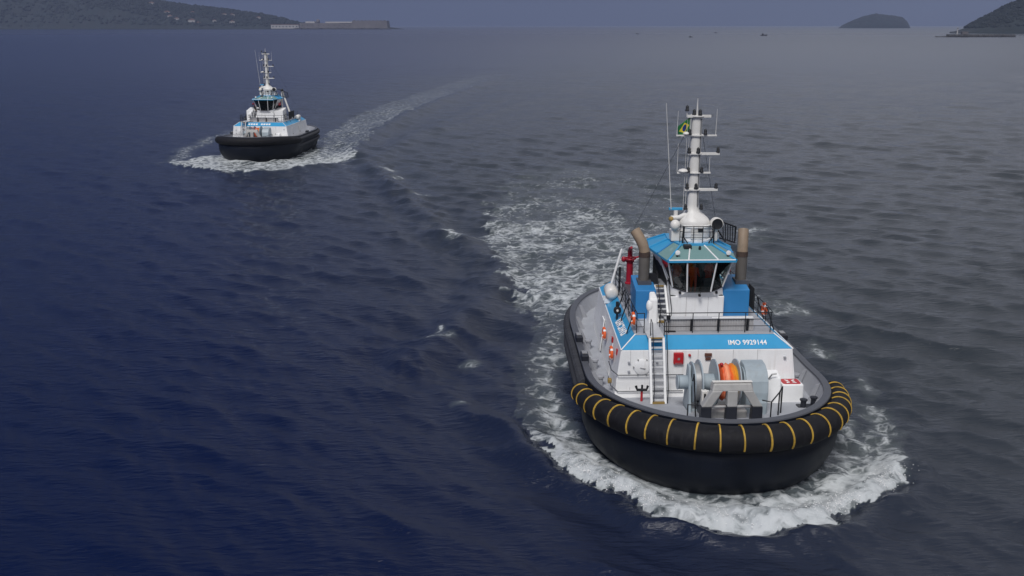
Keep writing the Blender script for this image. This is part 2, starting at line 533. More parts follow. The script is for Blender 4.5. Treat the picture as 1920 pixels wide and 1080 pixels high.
    # broken wash behind the stern
    wash = np.where(ins & (y >= 20), (0.60 + 0.75 * (fbm(x / 5, y / 4.0 + 11, 3) - 0.5)) * (1 - 0.36 * sstep(42, 100, y) - 0.5 * sstep(92, 118, y)) * sstep(20, 28, y), 0)
    f = np.maximum(f, wash * np.where(x < 4, 1.0, 0.8))
    # foam peeling off the port side
    port = [(8.4, 2.6), (8.2, 5.0), (7.7, 8.0), (7.2, 11.5), (7.0, 15)]
    dp, ap = seg_dist(xx, yy, port)
    f = np.maximum(f, 0.80 * np.exp(-(dp / (0.9 - 0.45 * ap)) ** 2) * (1 - 0.45 * ap))
    pt2, _ = seg_dist(xx, yy, [(8.8, 4.5), (9.9, 8.5), (10.3, 10.5)])
    f = np.maximum(f, 0.60 * np.exp(-(pt2 / 1.0) ** 2))
    for (cx, cy, rx_, ry_, am) in [(11.0, 20.5, 1.1, 2.0, 0.62), (11.6, 30, 1.8, 2.8, 0.60), (9.0, 33, 1.4, 4, 0.55), (7.6, 18.5, 0.5, 3.5, 0.62), (15.5, 55, 2.5, 2.5, 0.45), (11.0, 13.5, 0.6, 1.6, 0.5)]:
        f = np.maximum(f, am * np.exp(-((xx - cx) / rx_) ** 2 - ((yy - cy) / ry_) ** 2))
    foam[box] = f
    # shape: bow wave swell and lumpy turbulent water
    dl, _ = seg_dist(x + jx * 0.35, y + jy * 0.35, outer[:11])
    hz = 0.46 * np.exp(-((dl - 0.75) / 0.75) ** 2) * (1 - sstep(4, 14, y))
    hz += 0.30 * np.exp(-(np.hypot(x, y - 1.0) / 3.5) ** 2)
    rough = (fbm(x / 0.55, y / 0.55, 4) - 0.5) * 0.42 + (fbm(x / 1.6 + 3, y / 1.6, 3) - 0.5) * 0.42
    hz += rough * np.clip(f * 1.15, 0, 1)
    # diverging waves thrown off both sides
    for sgn in (-1, 1):
        for q, am in ((0, 0.20), (1, 0.17), (2, 0.12)):
            line = [(sgn * (8.8 + 0.2 * q), 3 + 7 * q), (sgn * (13 + q), 13 + 9 * q), (sgn * (19 + q), 26 + 11 * q)]
            dv, av = seg_dist(x + jx * 0.5, y + jy * 0.5, line)
            hz += am * np.exp(-(dv / 0.9) ** 2) * (1 - 0.8 * av) - am * 0.6 * np.exp(-((dv - 1.7) / 1.0) ** 2) * (1 - 0.8 * av)
    Z[box] += hz
    # --- far tug ---
    box = (X > -95) & (X < 60) & (Y > 120) & (Y < 440)
    x, y = X[box], Y[box]
    jx = (fbm(x / 3.5, y / 5, 4) - 0.5) * 5; jy = (fbm(x / 3.5 + 50, y / 5 + 31, 4) - 0.5) * 6
    xx, yy = x + jx * 0.7, y + jy * 0.7
    P1 = [(-53, 147), (-49, 142.5), (-41, 137.5), (-33, 140), (-28, 146), (-25.5, 154), (-26, 168), (-27.5, 196), (-25.5, 240), (-17.5, 300), (-2, 420), (-14, 420), (-30, 300), (-37, 235), (-36, 182), (-40, 172), (-47, 166), (-52, 152)]
    ins = in_poly(xx, yy, P1)
    f = np.where(ins, 0.76 - 0.28 * sstep(148, 172, y) - 0.16 * sstep(180, 400, y), 0)
    f *= 0.82 + 0.36 * fbm(x / 5, y / 12, 3)
    dS, _ = seg_dist(xx, yy, [(-53, 149), (-56, 165), (-57, 210), (-58, 260)])
    f = np.maximum(f, 0.55 * np.exp(-(dS / 2.0) ** 2) * (1 - sstep(160, 260, y)))
    hz = (fbm(x / 1.8, y / 2.2, 3) - 0.5) * 0.5 * np.clip(f, 0, 1)
    for line, am, wd in (([(-25.5, 156), (-27, 186), (-24.5, 231), (-17.6, 293), (-2.3, 420)], 0.85, 2.6), ([(-22, 150), (-18.5, 186), (-12, 231), (-2, 293)], 0.45, 2.4),
                         ([(-24, 150), (-14, 120), (-7, 96)], 0.42, 1.6), ([(-14, 196), (-4, 240), (10, 300)], 0.35, 2.5)):
        dv, av = seg_dist(x + jx * 0.3, y, line)
        hz += am * np.exp(-(dv / wd) ** 2) * (1 - 0.6 * av)
    dv, _ = seg_dist(xx, yy, [(-52, 148), (-48.5, 143.5), (-41, 139), (-33.5, 141), (-28.5, 146)])
    hz += 0.45 * np.exp(-(dv / 1.6) ** 2)
    foam[box] = np.maximum(foam[box], f)
    Z[box] += hz
    # crest thrown between the tugs, with a few breaking tips
    box = (X > -40) & (X < 40) & (Y > 40) & (Y < 160)
    x, y = X[box], Y[box]
    n_ = fbm(x / 2.0, y / 2.0, 4) - 0.5
    dv, av = seg_dist(x + n_ * 2, y + n_ * 3, [(-21, 146), (-7, 96), (-1.5, 84.5), (-2, 72), (-6, 58)])
    Z[box] += 0.42 * np.exp(-(dv / 1.5) ** 2) - 0.2 * np.exp(-((dv - 3) / 1.6) ** 2)
    f = foam[box]
    for (cx, cy, rx_, ry_) in [(-18.0, 140.5, 1.6, 2.2), (-16, 134, 1.0, 1.5), (-11.4, 119.9, 1.5, 1.6), (-5.8, 93.4, 1.1, 1.4), (-6.6, 97.5, 0.7, 2.2), (-4.9, 62.2, 0.9, 0.7), (-5.3, 64, 0.35, 1.3), (-2.7, 57.5, 0.7, 0.8), (-2.8, 50.5, 0.6, 0.5), (25.1, 98.6, 2.0, 1.5), (17.5, 46.5, 0.5, 1.2)]:
        f = np.maximum(f, 0.74 * np.exp(-((x + n_ * 1.5 - cx) / rx_) ** 2 - ((y + n_ * 2 - cy) / ry_) ** 2))
    foam[box] = f
    X += DX; Y += DY
    nv = nr * nth
    co = np.stack([X, Y, Z], -1).reshape(-1, 3)
    idx = np.arange(nv).reshape(nr, nth)
    a = idx[:-1, :]; b = idx[1:, :]
    a2 = np.roll(a, -1, 1); b2 = np.roll(b, -1, 1)
    quads = np.stack([a, b, b2, a2], -1).reshape(-1, 4)
    # centre cap below the camera
    centre = nv
    co = np.vstack([co, [[0, 0, 0]]])
    tri = np.stack([np.full(nth, centre), idx[0], np.roll(idx[0], -1)], -1)
    me = bpy.data.meshes.new("sea_water")
    nq, ntri = len(quads), len(tri)
    me.vertices.add(len(co)); me.vertices.foreach_set("co", co.astype(np.float32).ravel())
    me.loops.add(nq * 4 + ntri * 3)
    me.loops.foreach_set("vertex_index", np.concatenate([quads.ravel(), tri.ravel()]).astype(np.int32))
    me.polygons.add(nq + ntri)
    me.polygons.foreach_set("loop_start", np.concatenate([np.arange(nq) * 4, nq * 4 + np.arange(ntri) * 3]).astype(np.int32))
    me.update(calc_edges=True)
    me.polygons.foreach_set("use_smooth", np.ones(nq + ntri, bool))
    at = me.attributes.new("foam", 'FLOAT', 'POINT')
    at.data.foreach_set("value", np.append(foam.ravel(), 0).astype(np.float32))
    at2 = me.attributes.new("ripple_roughness", 'FLOAT', 'POINT')
    at2.data.foreach_set("value", np.append(np.interp(np.log(RR), np.log([20, 120, 400, 1500, 6000]), [0.07, 0.08, 0.16, 0.26, 0.30]).ravel(), 0.07).astype(np.float32))
    me.validate()
    bm_ok = me
    # make the faces look up
    if me.polygons[0].normal.z < 0:
        me.flip_normals()
    o = bpy.data.objects.new("sea_water", me)
    COL.objects.link(o)
    o["kind"] = "structure"
    return o

def sea_mat():
    mt = bpy.data.materials.new("sea_water")
    mt.use_nodes = True
    t = mt.node_tree
    t.nodes.clear()
    nn = t.nodes.new; lk = t.links.new
    o = nn("ShaderNodeOutputMaterial")
    geo = nn("ShaderNodeNewGeometry")
    wat = nn("ShaderNodeBsdfPrincipled")
    wat.inputs['IOR'].default_value = 1.33
    fr_ = nn("ShaderNodeAttribute"); fr_.attribute_name = "ripple_roughness"     # waves finer than the mesh far out
    lk(fr_.outputs['Fac'], wat.inputs['Roughness'])
    wat.inputs['Specular IOR Level'].default_value = 0.45
    # water body: grey water, with a dark blue shading painted in left and near
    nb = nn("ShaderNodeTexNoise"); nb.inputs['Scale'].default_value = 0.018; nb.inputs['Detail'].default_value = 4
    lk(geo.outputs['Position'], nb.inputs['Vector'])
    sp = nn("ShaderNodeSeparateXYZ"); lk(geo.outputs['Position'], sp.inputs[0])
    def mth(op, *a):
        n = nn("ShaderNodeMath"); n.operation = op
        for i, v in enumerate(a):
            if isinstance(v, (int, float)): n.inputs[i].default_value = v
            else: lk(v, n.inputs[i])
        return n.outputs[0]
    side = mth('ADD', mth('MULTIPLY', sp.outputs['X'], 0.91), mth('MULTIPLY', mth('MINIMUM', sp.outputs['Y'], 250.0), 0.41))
    side = mth('DIVIDE', side, mth('MAXIMUM', mth('DIVIDE', sp.outputs['Y'], 150.0), 1.0))     # the painted shading blends more widely with distance
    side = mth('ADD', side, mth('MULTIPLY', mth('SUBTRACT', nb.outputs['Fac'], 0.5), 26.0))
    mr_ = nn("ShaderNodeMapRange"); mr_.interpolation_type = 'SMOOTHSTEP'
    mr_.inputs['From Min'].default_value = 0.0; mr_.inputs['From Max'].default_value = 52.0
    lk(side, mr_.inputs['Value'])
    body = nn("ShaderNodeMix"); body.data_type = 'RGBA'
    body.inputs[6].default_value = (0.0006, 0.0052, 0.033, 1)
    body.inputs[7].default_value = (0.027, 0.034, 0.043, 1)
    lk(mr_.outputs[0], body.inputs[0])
    aer = nn("ShaderNodeAttribute"); aer.attribute_name = "foam"       # air churned into the water pales it
    aerm = nn("ShaderNodeMapRange"); aerm.inputs['From Min'].default_value = 0.15; aerm.inputs['From Max'].default_value = 0.75; aerm.inputs['To Max'].default_value = 0.62
    lk(aer.outputs['Fac'], aerm.inputs['Value'])
    body2 = nn("ShaderNodeMix"); body2.data_type = 'RGBA'
    body2.inputs[7].default_value = (0.115, 0.135, 0.135, 1)
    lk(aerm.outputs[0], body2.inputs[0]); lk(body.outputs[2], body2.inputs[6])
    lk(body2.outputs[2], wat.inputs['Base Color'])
    # ripples finer than the mesh
    mp = nn("ShaderNodeMapping"); mp.inputs['Rotation'].default_value = (0, 0, R(36)); mp.inputs['Scale'].default_value = (0.38, 1.6, 1.0)
    lk(geo.outputs['Position'], mp.inputs[0])
    r1 = nn("ShaderNodeTexNoise"); r1.inputs['Scale'].default_value = 2.2; r1.inputs['Detail'].default_value = 6; r1.inputs['Roughness'].default_value = 0.58
    lk(mp.outputs[0], r1.inputs['Vector'])
    r2 = nn("ShaderNodeTexNoise"); r2.inputs['Scale'].default_value = 0.42; r2.inputs['Detail'].default_value = 4; r2.inputs['Roughness'].default_value = 0.55
    lk(mp.outputs[0], r2.inputs['Vector'])
    hsum = mth('ADD', mth('MULTIPLY', r1.outputs['Fac'], 0.15), mth('MULTIPLY', r2.outputs['Fac'], 0.16))
    bp = nn("ShaderNodeBump"); bp.inputs['Strength'].default_value = 0.8; bp.inputs['Distance'].default_value = 1.0
    lk(hsum, bp.inputs['Height'])
    lk(bp.outputs[0], wat.inputs['Normal'])
    # foam: cells and shreds where the water carries air
    at = nn("ShaderNodeAttribute"); at.attribute_name = "foam"
    warp = nn("ShaderNodeTexNoise"); warp.inputs['Scale'].default_value = 0.9; warp.inputs['Detail'].default_value = 3
    lk(geo.outputs['Position'], warp.inputs['Vector'])
    wv = nn("ShaderNodeVectorMath"); wv.operation = 'MULTIPLY_ADD'
    wv.inputs[1].default_value = (1.1, 1.1, 0.0)
    lk(warp.outputs['Color'], wv.inputs[0]); lk(geo.outputs['Position'], wv.inputs[2])
    flat = nn("ShaderNodeVectorMath"); flat.operation = 'MULTIPLY'; flat.inputs[1].default_value = (0.72, 0.95, 0)
    lk(wv.outputs[0], flat.inputs[0])
    vo = nn("ShaderNodeTexVoronoi"); vo.feature = 'DISTANCE_TO_EDGE'; vo.inputs['Scale'].default_value = 0.95
    lk(flat.outputs[0], vo.inputs['Vector'])
    vo2 = nn("ShaderNodeTexVoronoi"); vo2.feature = 'DISTANCE_TO_EDGE'; vo2.inputs['Scale'].default_value = 2.6
    lk(flat.outputs[0], vo2.inputs['Vector'])
    fn = nn("ShaderNodeTexNoise"); fn.inputs['Scale'].default_value = 1.5; fn.inputs['Detail'].default_value = 8; fn.inputs['Roughness'].default_value = 0.62
    lk(flat.outputs[0], fn.inputs['Vector'])
    def edge(src, wd):
        n = nn("ShaderNodeMapRange"); n.interpolation_type = 'SMOOTHSTEP'
        n.inputs['From Min'].default_value = 0.0; n.inputs['From Max'].default_value = wd
        n.inputs['To Min'].default_value = 1.0; n.inputs['To Max'].default_value = 0.0
        lk(src, n.inputs['Value']); return n.outputs[0]
    lace = mth('SUBTRACT', mth('ADD', mth('MULTIPLY', edge(vo.outputs['Distance'], 0.26), 0.62), mth('MULTIPLY', edge(vo2.outputs['Distance'], 0.22), 0.38)), 0.42)
    v = mth('ADD', mth('MULTIPLY', at.outputs['Fac'], 1.55), mth('MULTIPLY', mth('SUBTRACT', fn.outputs['Fac'], 0.5), 1.75))
    v = mth('ADD', v, mth('MULTIPLY', lace, 0.62))
    fm = nn("ShaderNodeMapRange"); fm.interpolation_type = 'SMOOTHSTEP'
    fm.inputs['From Min'].default_value = 0.78; fm.inputs['From Max'].default_value = 1.62
    lk(v, fm.inputs['Value'])
    gate = nn("ShaderNodeMapRange"); gate.inputs['From Min'].default_value = 0.12; gate.inputs['From Max'].default_value = 0.35
    lk(at.outputs['Fac'], gate.inputs['Value'])
    fac = mth('MULTIPLY', fm.outputs[0], gate.outputs[0])
    fo = nn("ShaderNodeBsdfPrincipled")
    fo.inputs['Roughness'].default_value = 0.75
    fo.inputs['Specular IOR Level'].default_value = 0.2
    fcol = nn("ShaderNodeMix"); fcol.data_type = 'RGBA'
    fcol.inputs[6].default_value = (0.34, 0.38, 0.40, 1); fcol.inputs[7].default_value = (0.66, 0.68, 0.70, 1)
    lk(fn.outputs['Fac'], fcol.inputs[0]); lk(fcol.outputs[2], fo.inputs['Base Color'])
    fb = nn("ShaderNodeBump"); fb.inputs['Strength'].default_value = 0.7; fb.inputs['Distance'].default_value = 0.2
    lk(fn.outputs['Fac'], fb.inputs['Height']); lk(fb.outputs[0], fo.inputs['Normal'])
    mx = nn("ShaderNodeMixShader")
    lk(mth('MULTIPLY', fac, 0.93), mx.inputs[0]); lk(wat.outputs[0], mx.inputs[1]); lk(fo.outputs[0], mx.inputs[2])
    lk(mx.outputs[0], o.inputs[0])
    return mt
sea = build_sea()
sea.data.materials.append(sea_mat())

# ------------------------------------------------------------------ far land
def px_x(px, d):                       # how far to the side something d metres off stands
    return (px - 960) / 1800.0 * d
def terrain(name, x0, x1, nx, y0, y1, ny, hfun, mat, bump=6.0, bl=28.0):
    xs = np.linspace(x0, x1, nx); ys = np.linspace(y0, y1, ny)
    X, Y = np.meshgrid(xs, ys)
    H = hfun(X, Y)
    n = fbm(X / bl + 100, Y / bl + 40, 4) - 0.45
    H = np.where(H > 0.5, H + n * bump * np.clip(H / 18, 0, 1), -3.0)
    v = np.stack([X, Y, H], -1).reshape(-1, 3)
    idx = np.arange(nx * ny).reshape(ny, nx)
    f = np.stack([idx[:-1, :-1], idx[:-1, 1:], idx[1:, 1:], idx[1:, :-1]], -1).reshape(-1, 4)
    me = bpy.data.meshes.new(name)
    me.from_pydata(v.tolist(), [], f.tolist())
    me.polygons.foreach_set("use_smooth", [True] * len(me.polygons))
    me.materials.append(MATS[mat])
    o = bpy.data.objects.new(name, me); COL.objects.link(o)
    o["kind"] = "structure"
    def hz(x, y):
        i = int(np.clip((x - x0) / (x1 - x0) * (nx - 1), 0, nx - 1)); j = int(np.clip((y - y0) / (y1 - y0) * (ny - 1), 0, ny - 1))
        return float(H[j, i])
    return o, hz

# wooded headland with the old fort on its tip
D1 = 4345.0
prof_px = [-1200, -400, -100, 0, 200, 300, 380, 430, 480, 530, 560, 600, 700, 738, 760]
prof_h = [150, 260, 235, 215, 165, 124, 98, 84, 66, 44, 22, 13, 11, 6, 0]
def h_head(X, Y):
    px = X / (Y * 0.9643) * 1800 + 960
    ridge = np.interp(px, prof_px, prof_h)
    depth = np.interp(px, [-1200, 300, 540, 740], [900, 700, 420, 160])
    v = (Y - 4470) / depth
    v = v + (fbm(X / 160.0, Y / 160.0, 3) - 0.5) * 0.25 * (v > 0.06)
    return ridge * np.where((v > 0) & (v < 1), np.sin(np.clip(v, 0, 1) * math.pi) ** 0.62, 0)
headland, hz_head = terrain("headland", px_x(-1500, D1), px_x(790, D1), 900, 4455, 5400, 110, h_head, "forest_green", 14, 22)

def canopy(name, hz, n, xr, yr, smin, smax, mat, hmin=12, xmax_fun=None):
    """tree crowns seen as one far-off wood"""
    mb = MB()
    k = 0
    while k < n:
        x = random.uniform(*xr); y = random.uniform(*yr); h = hz(x, y)
        if h < hmin: k += 0.2; continue
        s = random.uniform(smin, smax)
        seg, rows = 6, 4
        rings = []
        for i in range(rows):
            p = -0.9 + 2.4 * i / (rows - 1)
            rings.append([(x + s * max(0.05, math.cos(p)) * math.cos(t) * random.uniform(0.7, 1.25), y + s * max(0.05, math.cos(p)) * math.sin(t), h + s * 0.35 + s * 0.9 * math.sin(p) * random.uniform(0.75, 1.2)) for t in [2 * math.pi * q / seg for q in range(seg)]])
        mb.loft(rings, True, False, True)
        k += 1
    o = mb.build(name, mat)
    tag(o, "dark far-off wood covering the %s" % ("left headland" if 'head' in name else "hill"), "wood", kind="stuff")
    return o
tag(canopy("headland_wood", hz_head, 8000, (px_x(-80, D1), px_x(560, D1)), (4475, 4900), 4.0, 8.0, "forest_green"),
    "dark wood covering the long headland beside the fort", "wood", kind="stuff")

# houses scattered on the slope
def far_house(px, frac, wdt, hgt, dep, label):
    x = px_x(px, D1)
    y = 4470 + frac
    z = hz_head(x, y)
    root = empty("hillside_house", (x, y, z - 2), R(random.uniform(-25, 25)))
    tag(root, label, "house", "houses on the headland slope")
    MB().box(-wdt / 2, wdt / 2, -dep / 2, dep / 2, 0, hgt).build("wall", "plaster", root)
    MB().prism([(-wdt / 2 - .6, hgt), (wdt / 2 + .6, hgt), (0, hgt + wdt * 0.22)], 'Y', -dep / 2 - .6, dep / 2 + .6).build("roof", "roof_tile", root)
    n = max(2, int(wdt / 6))
    for i in range(n):
        cx = -wdt / 2 + wdt * (i + 0.5) / n
        MB().box(cx - 1.1, cx + 1.1, -dep / 2 - 0.12, -dep / 2 + 0.3, hgt * 0.45, hgt * 0.72).build("window", "interior_dark", root)
for a in [(262, 210, 22, 11, 12, "pale house highest on the wooded headland slope"),
          (302, 130, 26, 12, 14, "broad pale house half way up the headland slope"),
          (315, 70, 18, 9, 12, "small pale house below the broad one on the headland slope"),
          (331, 45, 24, 10, 12, "long low pale house near the headland shore"),
          (352, 120, 16, 10, 12, "narrow pale house among the trees of the headland"),
          (361, 30, 30, 9, 12, "longest pale house by the water of the headland"),
          (374, 28, 20, 9, 12, "pale shore house beside the longest headland house"),
          (402, 40, 16, 10, 11, "pale house at the foot of the headland cliff"),
          (412, 120, 20, 13, 12, "tall pale house in the notch of the headland trees"),
          (425, 135, 22, 12, 12, "pale house on the shoulder of the headland ridge"),
          (436, 35, 22, 10, 12, "pale waterside house nearest to the fort"),
          (478, 110, 18, 9, 12, "pale house alone above the fort road")]:
    far_house(*a)

# the fort
fx0, fx1, fm = px_x(566, D1), px_x(728, D1), px_x(664, D1)
fort = empty("stone_fort", ((fx0 + fx1) / 2, 4460, 0))
tag(fort, "low grey stone fort on the tip of the wooded headland", "fort")
ox = (fx0 + fx1) / 2
def L_(x): return x - ox
def batter(x0, x1, y0, y1, z0, z1, b=2.0):
    return [(x0 - b, y0 - b, z0), (x1 + b, y0 - b, z0), (x1 + b, y1 + b, z0), (x0 - b, y1 + b, z0), (x0, y0, z1), (x1, y0, z1), (x1, y1, z1), (x0, y1, z1)]
MB().hexa(batter(L_(fx0), L_(fm), 0, 90, 4, 27, 2)).build("curtain_wall", "fort_stone", fort)
MB().hexa(batter(L_(fm), L_(fx1), -8, 80, 4, 37, 4)).build("bastion", "fort_stone", fort)
mb = MB()
for i in range(60):
    x = random.uniform(L_(fx0) - 20, L_(fx1) + 14)
    mb.ball((x, random.uniform(-20, -4), 1.5), random.uniform(5, 12), 8, random.uniform(3, 6.5), 7, 5)
tag(mb.build("rock_footing", "rock", fort), kind="stuff")
MB().box(L_(px_x(612, D1)), L_(px_x(662, D1)), 20, 60, 27, 33).build("barracks", "plaster", fort)
MB().box(L_(px_x(575, D1)), L_(px_x(592, D1)), 20, 60, 27, 34).build("guard_house", "plaster", fort)
MB().ball((L_(px_x(598, D1)), 30, 34), 9, 9, 10).build("dome", "fort_stone", fort, True)
MB().box(L_(px_x(640, D1)), L_(px_x(664, D1)), -2, 10, 27, 31).build("battery_wall", "plaster", fort)
for i in range(9):
    x = L_(fm) + 10 + i * (fx1 - fm - 20) / 8
    MB().box(x - 3, x + 3, -8.2, -4, 37, 39.5).build("merlon", "fort_stone", fort)
for i in range(10):
    x = L_(fx0) + 12 + i * (fm - fx0 - 24) / 9
    MB().box(x - 1.6, x + 1.6, -1.4, 1, 15, 19).build("gun_port", "interior_dark", fort)
MB().cyl((L_(px_x(670, D1)), 20, 37), (L_(px_x(670, D1)), 20, 50), 0.5, 0.3, 6).build("flag_pole", "fort_stone", fort)
annex = empty("shore_battery", (px_x(537, D1), 4470, 0))
tag(annex, "long pale walled building beside the stone fort", "building")
MB().box(-62, 62, 0, 30, 3, 20).build("wall", "plaster", annex)
MB().box(-64, 64, -1.5, 31.5, 20, 22).build("roof", "roof_tile", annex)
for i in range(8):
    MB().box(-56 + i * 15.2, -50 + i * 15.2, -0.3, 1, 9, 14).build("window", "interior_dark", annex)

# islet on the horizon
D2 = 5500.0
ix0, ix1 = px_x(1572, D2), px_x(1712, D2)
def h_isl(X, Y):
    px = X / (Y * 0.9643) * 1800 + 960
    h = np.interp(px, [1572, 1580, 1600, 1620, 1640, 1655, 1672, 1690, 1700, 1708], [0, 16, 46, 68, 82, 76, 70, 62, 38, 0])
    v = (Y - 5650) / 420
    return h * np.where((v > 0) & (v < 1), np.sin(np.clip(v, 0, 1) * math.pi) ** 0.6, 0)
terrain("island", ix0 - 30, ix1 + 180, 200, 5640, 6080, 60, h_isl, "forest_green", 10, 18)

# hill running down to the breakwater on the right
D3 = 2330.0
def h_hill(X, Y):
    px = X / (Y * 0.9643) * 1800 + 960
    h = np.interp(px, [1780, 1795, 1812, 1830, 1855, 1885, 1920, 2050, 2250, 2700], [0, 4, 12, 27, 46, 68, 88, 150, 210, 130])
    v = (Y - 2330) / 620
    return h * np.where((v > 0) & (v < 1), np.sin(np.clip(v, 0, 1) * math.pi) ** 0.5, 0)
_, hz_hill = terrain("hill", px_x(1760, D3), px_x(2900, D3), 330, 2325, 2960, 90, h_hill, "forest_green", 6, 20)
tag(canopy("hill_wood", hz_hill, 3600, (px_x(1800, D3), px_x(2150, D3)), (2335, 2680), 2.4, 5.0, "forest_green"),
    "dark wood covering the hill behind the breakwater", "wood", kind="stuff")

bw = empty("breakwater", (px_x(1815, 1650), 1690, 0))
tag(bw, "low dark rock breakwater below the hill", "breakwater")
mb = MB()
xa, xb = px_x(1748, 1650) - px_x(1815, 1650), px_x(1893, 1650) - px_x(1815, 1650)
n = 260
for i in range(n):
    t = i / (n - 1); x = xa + (xb - xa) * t
    hgt = 1.3 + 2.6 * sstep(0.10, 0.22, np.array(t)).item()
    mb.ball((x + random.uniform(-1, 1), random.uniform(-5, 5), hgt * 0.35), random.uniform(1.6, 3.4), 2.6, hgt * random.uniform(0.55, 0.95), 7, 5)
tag(mb.build("rubble_mound", "rock", bw), kind="stuff")
MB().box(xa + 18, xb, -2.2, 2.2, 1.0, 4.6).build("cap_wall", "rock", bw)
MB().box(px_x(1795, 1650) - px_x(1815, 1650), px_x(1806, 1650) - px_x(1815, 1650), -2, 4, 4.5, 9).build("hut", "fort_stone", bw)
bc = empty("beacon_tower", (px_x(1786.5, 1650), 1690, 3.8))
tag(bc, "thin pale beacon tower standing on the rock breakwater", "beacon")
MB().cyl((0, 0, 0), (0, 0, 10.5), 1.3, 0.7, 10).build("tower", "plaster", bc, True)
MB().cyl((0, 0, 10.5), (0, 0, 11.0), 1.3, 1.3, 10).build("gallery", "rail_black", bc)
MB().cyl((0, 0, 11.0), (0, 0, 12.8), 0.6, 0.3, 8).build("lantern", "plaster", bc)

# small craft at anchor far out
def small_boat(px, py, ln, label):
    al = R(15.35) + math.atan((py - 540) / 1800); Y = CAM_H / math.tan(al); d = Y * 0.9643 + CAM_H * 0.2647
    r = empty("fishing_boat", (px_x(px, d), Y, 0), R(random.uniform(60, 120)))
    tag(r, label, "boat", "small boats far out on the water")
    s = ln / 10
    rings = []
    for z, k in ((-0.5, 0.7), (0.4, 0.9), (1.3, 1.0)):
        rings.append([(xx * k * s, yy * s * (0.9 + 0.1 * k), z * s + (0.4 * s * max(0, -yy / 5) if z > 1 else 0)) for xx, yy in ((0, -5), (1.0, -3), (1.5, 0), (1.4, 4), (0, 4.6), (-1.4, 4), (-1.5, 0), (-1.0, -3))])
    MB().loft(rings, True, True, True).build("hull", "boat_dark", r)
    MB().box(-0.9 * s, 0.9 * s, 0.2 * s, 2.6 * s, 1.25 * s, 3.0 * s).build("cabin", "boat_dark", r)
    MB().cyl((0, 1.4 * s, 3 * s), (0, 1.4 * s, 5.4 * s), 0.09 * s, 0.06 * s, 6).build("mast", "boat_dark", r)
small_boat(1195, 64, 7, "tiny dark boat farthest from the islet on open water")
small_boat(1295, 70, 7, "tiny dark boat lying closest in of the far craft")
small_boat(1342, 62, 8, "tiny dark boat between the two larger far craft")
small_boat(1432, 67, 13, "largest dark boat out on the water toward the islet")

# ------------------------------------------------------------------ the tug
HB, LOA = 6.12, 26.0
def half_outline():
    p = []
    for i in range(61):
        a = math.pi / 2 * i / 60; n = 2.15
        p.append((HB * math.sin(a) ** (2 / n), 8 - 8 * math.cos(a) ** (2 / n)))
    for i in range(1, 20): p.append((HB, 8 + 8 * i / 20))
    for i in range(61):
        a = math.pi / 2 * i / 60; n = 2.35
        p.append((HB * max(0, math.cos(a)) ** (2 / n), 16 + 10 * math.sin(a) ** (2 / n)))
    return p
def resample(p, step):
    P = np.array(p); d = np.hypot(*(P[1:] - P[:-1]).T); s = np.concatenate([[0], np.cumsum(d)])
    n = int(s[-1] / step); q = np.linspace(0, s[-1], n + 1)
    return np.stack([np.interp(q, s, P[:, 0]), np.interp(q, s, P[:, 1])], -1), s[-1]
_half, HALFLEN = resample(half_outline(), 0.28)
OUT = np.vstack([_half, (_half[1:-1] * [-1, 1])[::-1]])     # closed loop: bow, port side, stern, starboard side
def normals(P):
    t = np.roll(P, -1, 0) - np.roll(P, 1, 0)
    n = np.stack([-t[:, 1], t[:, 0]], -1) * -1
    n /= np.linalg.norm(n, axis=1)[:, None]
    c_ = P - np.array([0, 13]); flip = (n * c_).sum(1) < 0
    n[flip] *= -1
    return n
NRM = normals(OUT)
def rim_z(y): return 3.12 + 0.58 * (1 - sstep(0, 9.5, np.asarray(y, float)))
def deck_z(y): return 2.22 + 0.48 * (1 - sstep(1.5, 7.5, np.asarray(y, float)))
def ring(inset, z):
    P = OUT - NRM * inset
    zz = z(OUT[:, 1]) if callable(z) else np.full(len(P), z)
    return [(P[i, 0], P[i, 1], zz[i]) for i in range(len(P))]
def hull_ring(e, z, bulge=0.0):
    P = OUT + NRM * (bulge * (1 - sstep(4.5, 10.5, OUT[:, 1])))[:, None]; P[:, 0] *= 1 - e / 6.3; P[:, 1] = 13 + (P[:, 1] - 13) * (1 - e / 13)
    zz = z(OUT[:, 1]) if callable(z) else np.full(len(P), z)
    return [(P[i, 0], P[i, 1], zz[i]) for i in range(len(P))]
def arc_path(y_end, off, zf):
    """along the bow from starboard y_end round the stem to port y_end"""
    k = [i for i in range(len(_half)) if _half[i, 1] <= y_end]
    port = [(OUT[i] + NRM[i] * off, OUT[i, 1]) for i in k]
    left = [((-p[0][0], p[0][1]), p[1]) for p in port[1:]][::-1]
    return [(p[0][0], p[0][1], zf(p[1])) for p in left + port]
def stern_path(y0, off, zf):
    k = [i for i in range(len(_half)) if _half[i, 1] >= y0]
    port = [(OUT[i] + NRM[i] * off, OUT[i, 1]) for i in k]
    left = [((-p[0][0], p[0][1]), p[1]) for p in port[:-1]][::-1]
    return [(p[0][0], p[0][1], float(zf(p[1]))) for p in port + left]

def railing(tug, pts, height, nrails, r=0.022, posts=None, mat="rail_black", closed=False, foot=0.0):
    """rails follow the deck points; every post is a piece of its own"""
    mb = MB()
    for k in range(nrails):
        h = height * (k + 1) / nrails
        mb.tube([(p[0], p[1], p[2] + h) for p in pts], r * (1.15 if k == nrails - 1 else 0.85), 6, closed)
    rl = mb.build("railing", mat, tug, True)
    for p in (posts if posts is not None else pts):
        MB().cyl((p[0], p[1], p[2] - foot), (p[0], p[1], p[2] + height), r * 1.1, seg=6).build("post", mat, rl, True)
    return rl
def lerp_pts(a, b, n): return [tuple(a[k] + (b[k] - a[k]) * i / (n - 1) for k in range(3)) for i in range(n)]

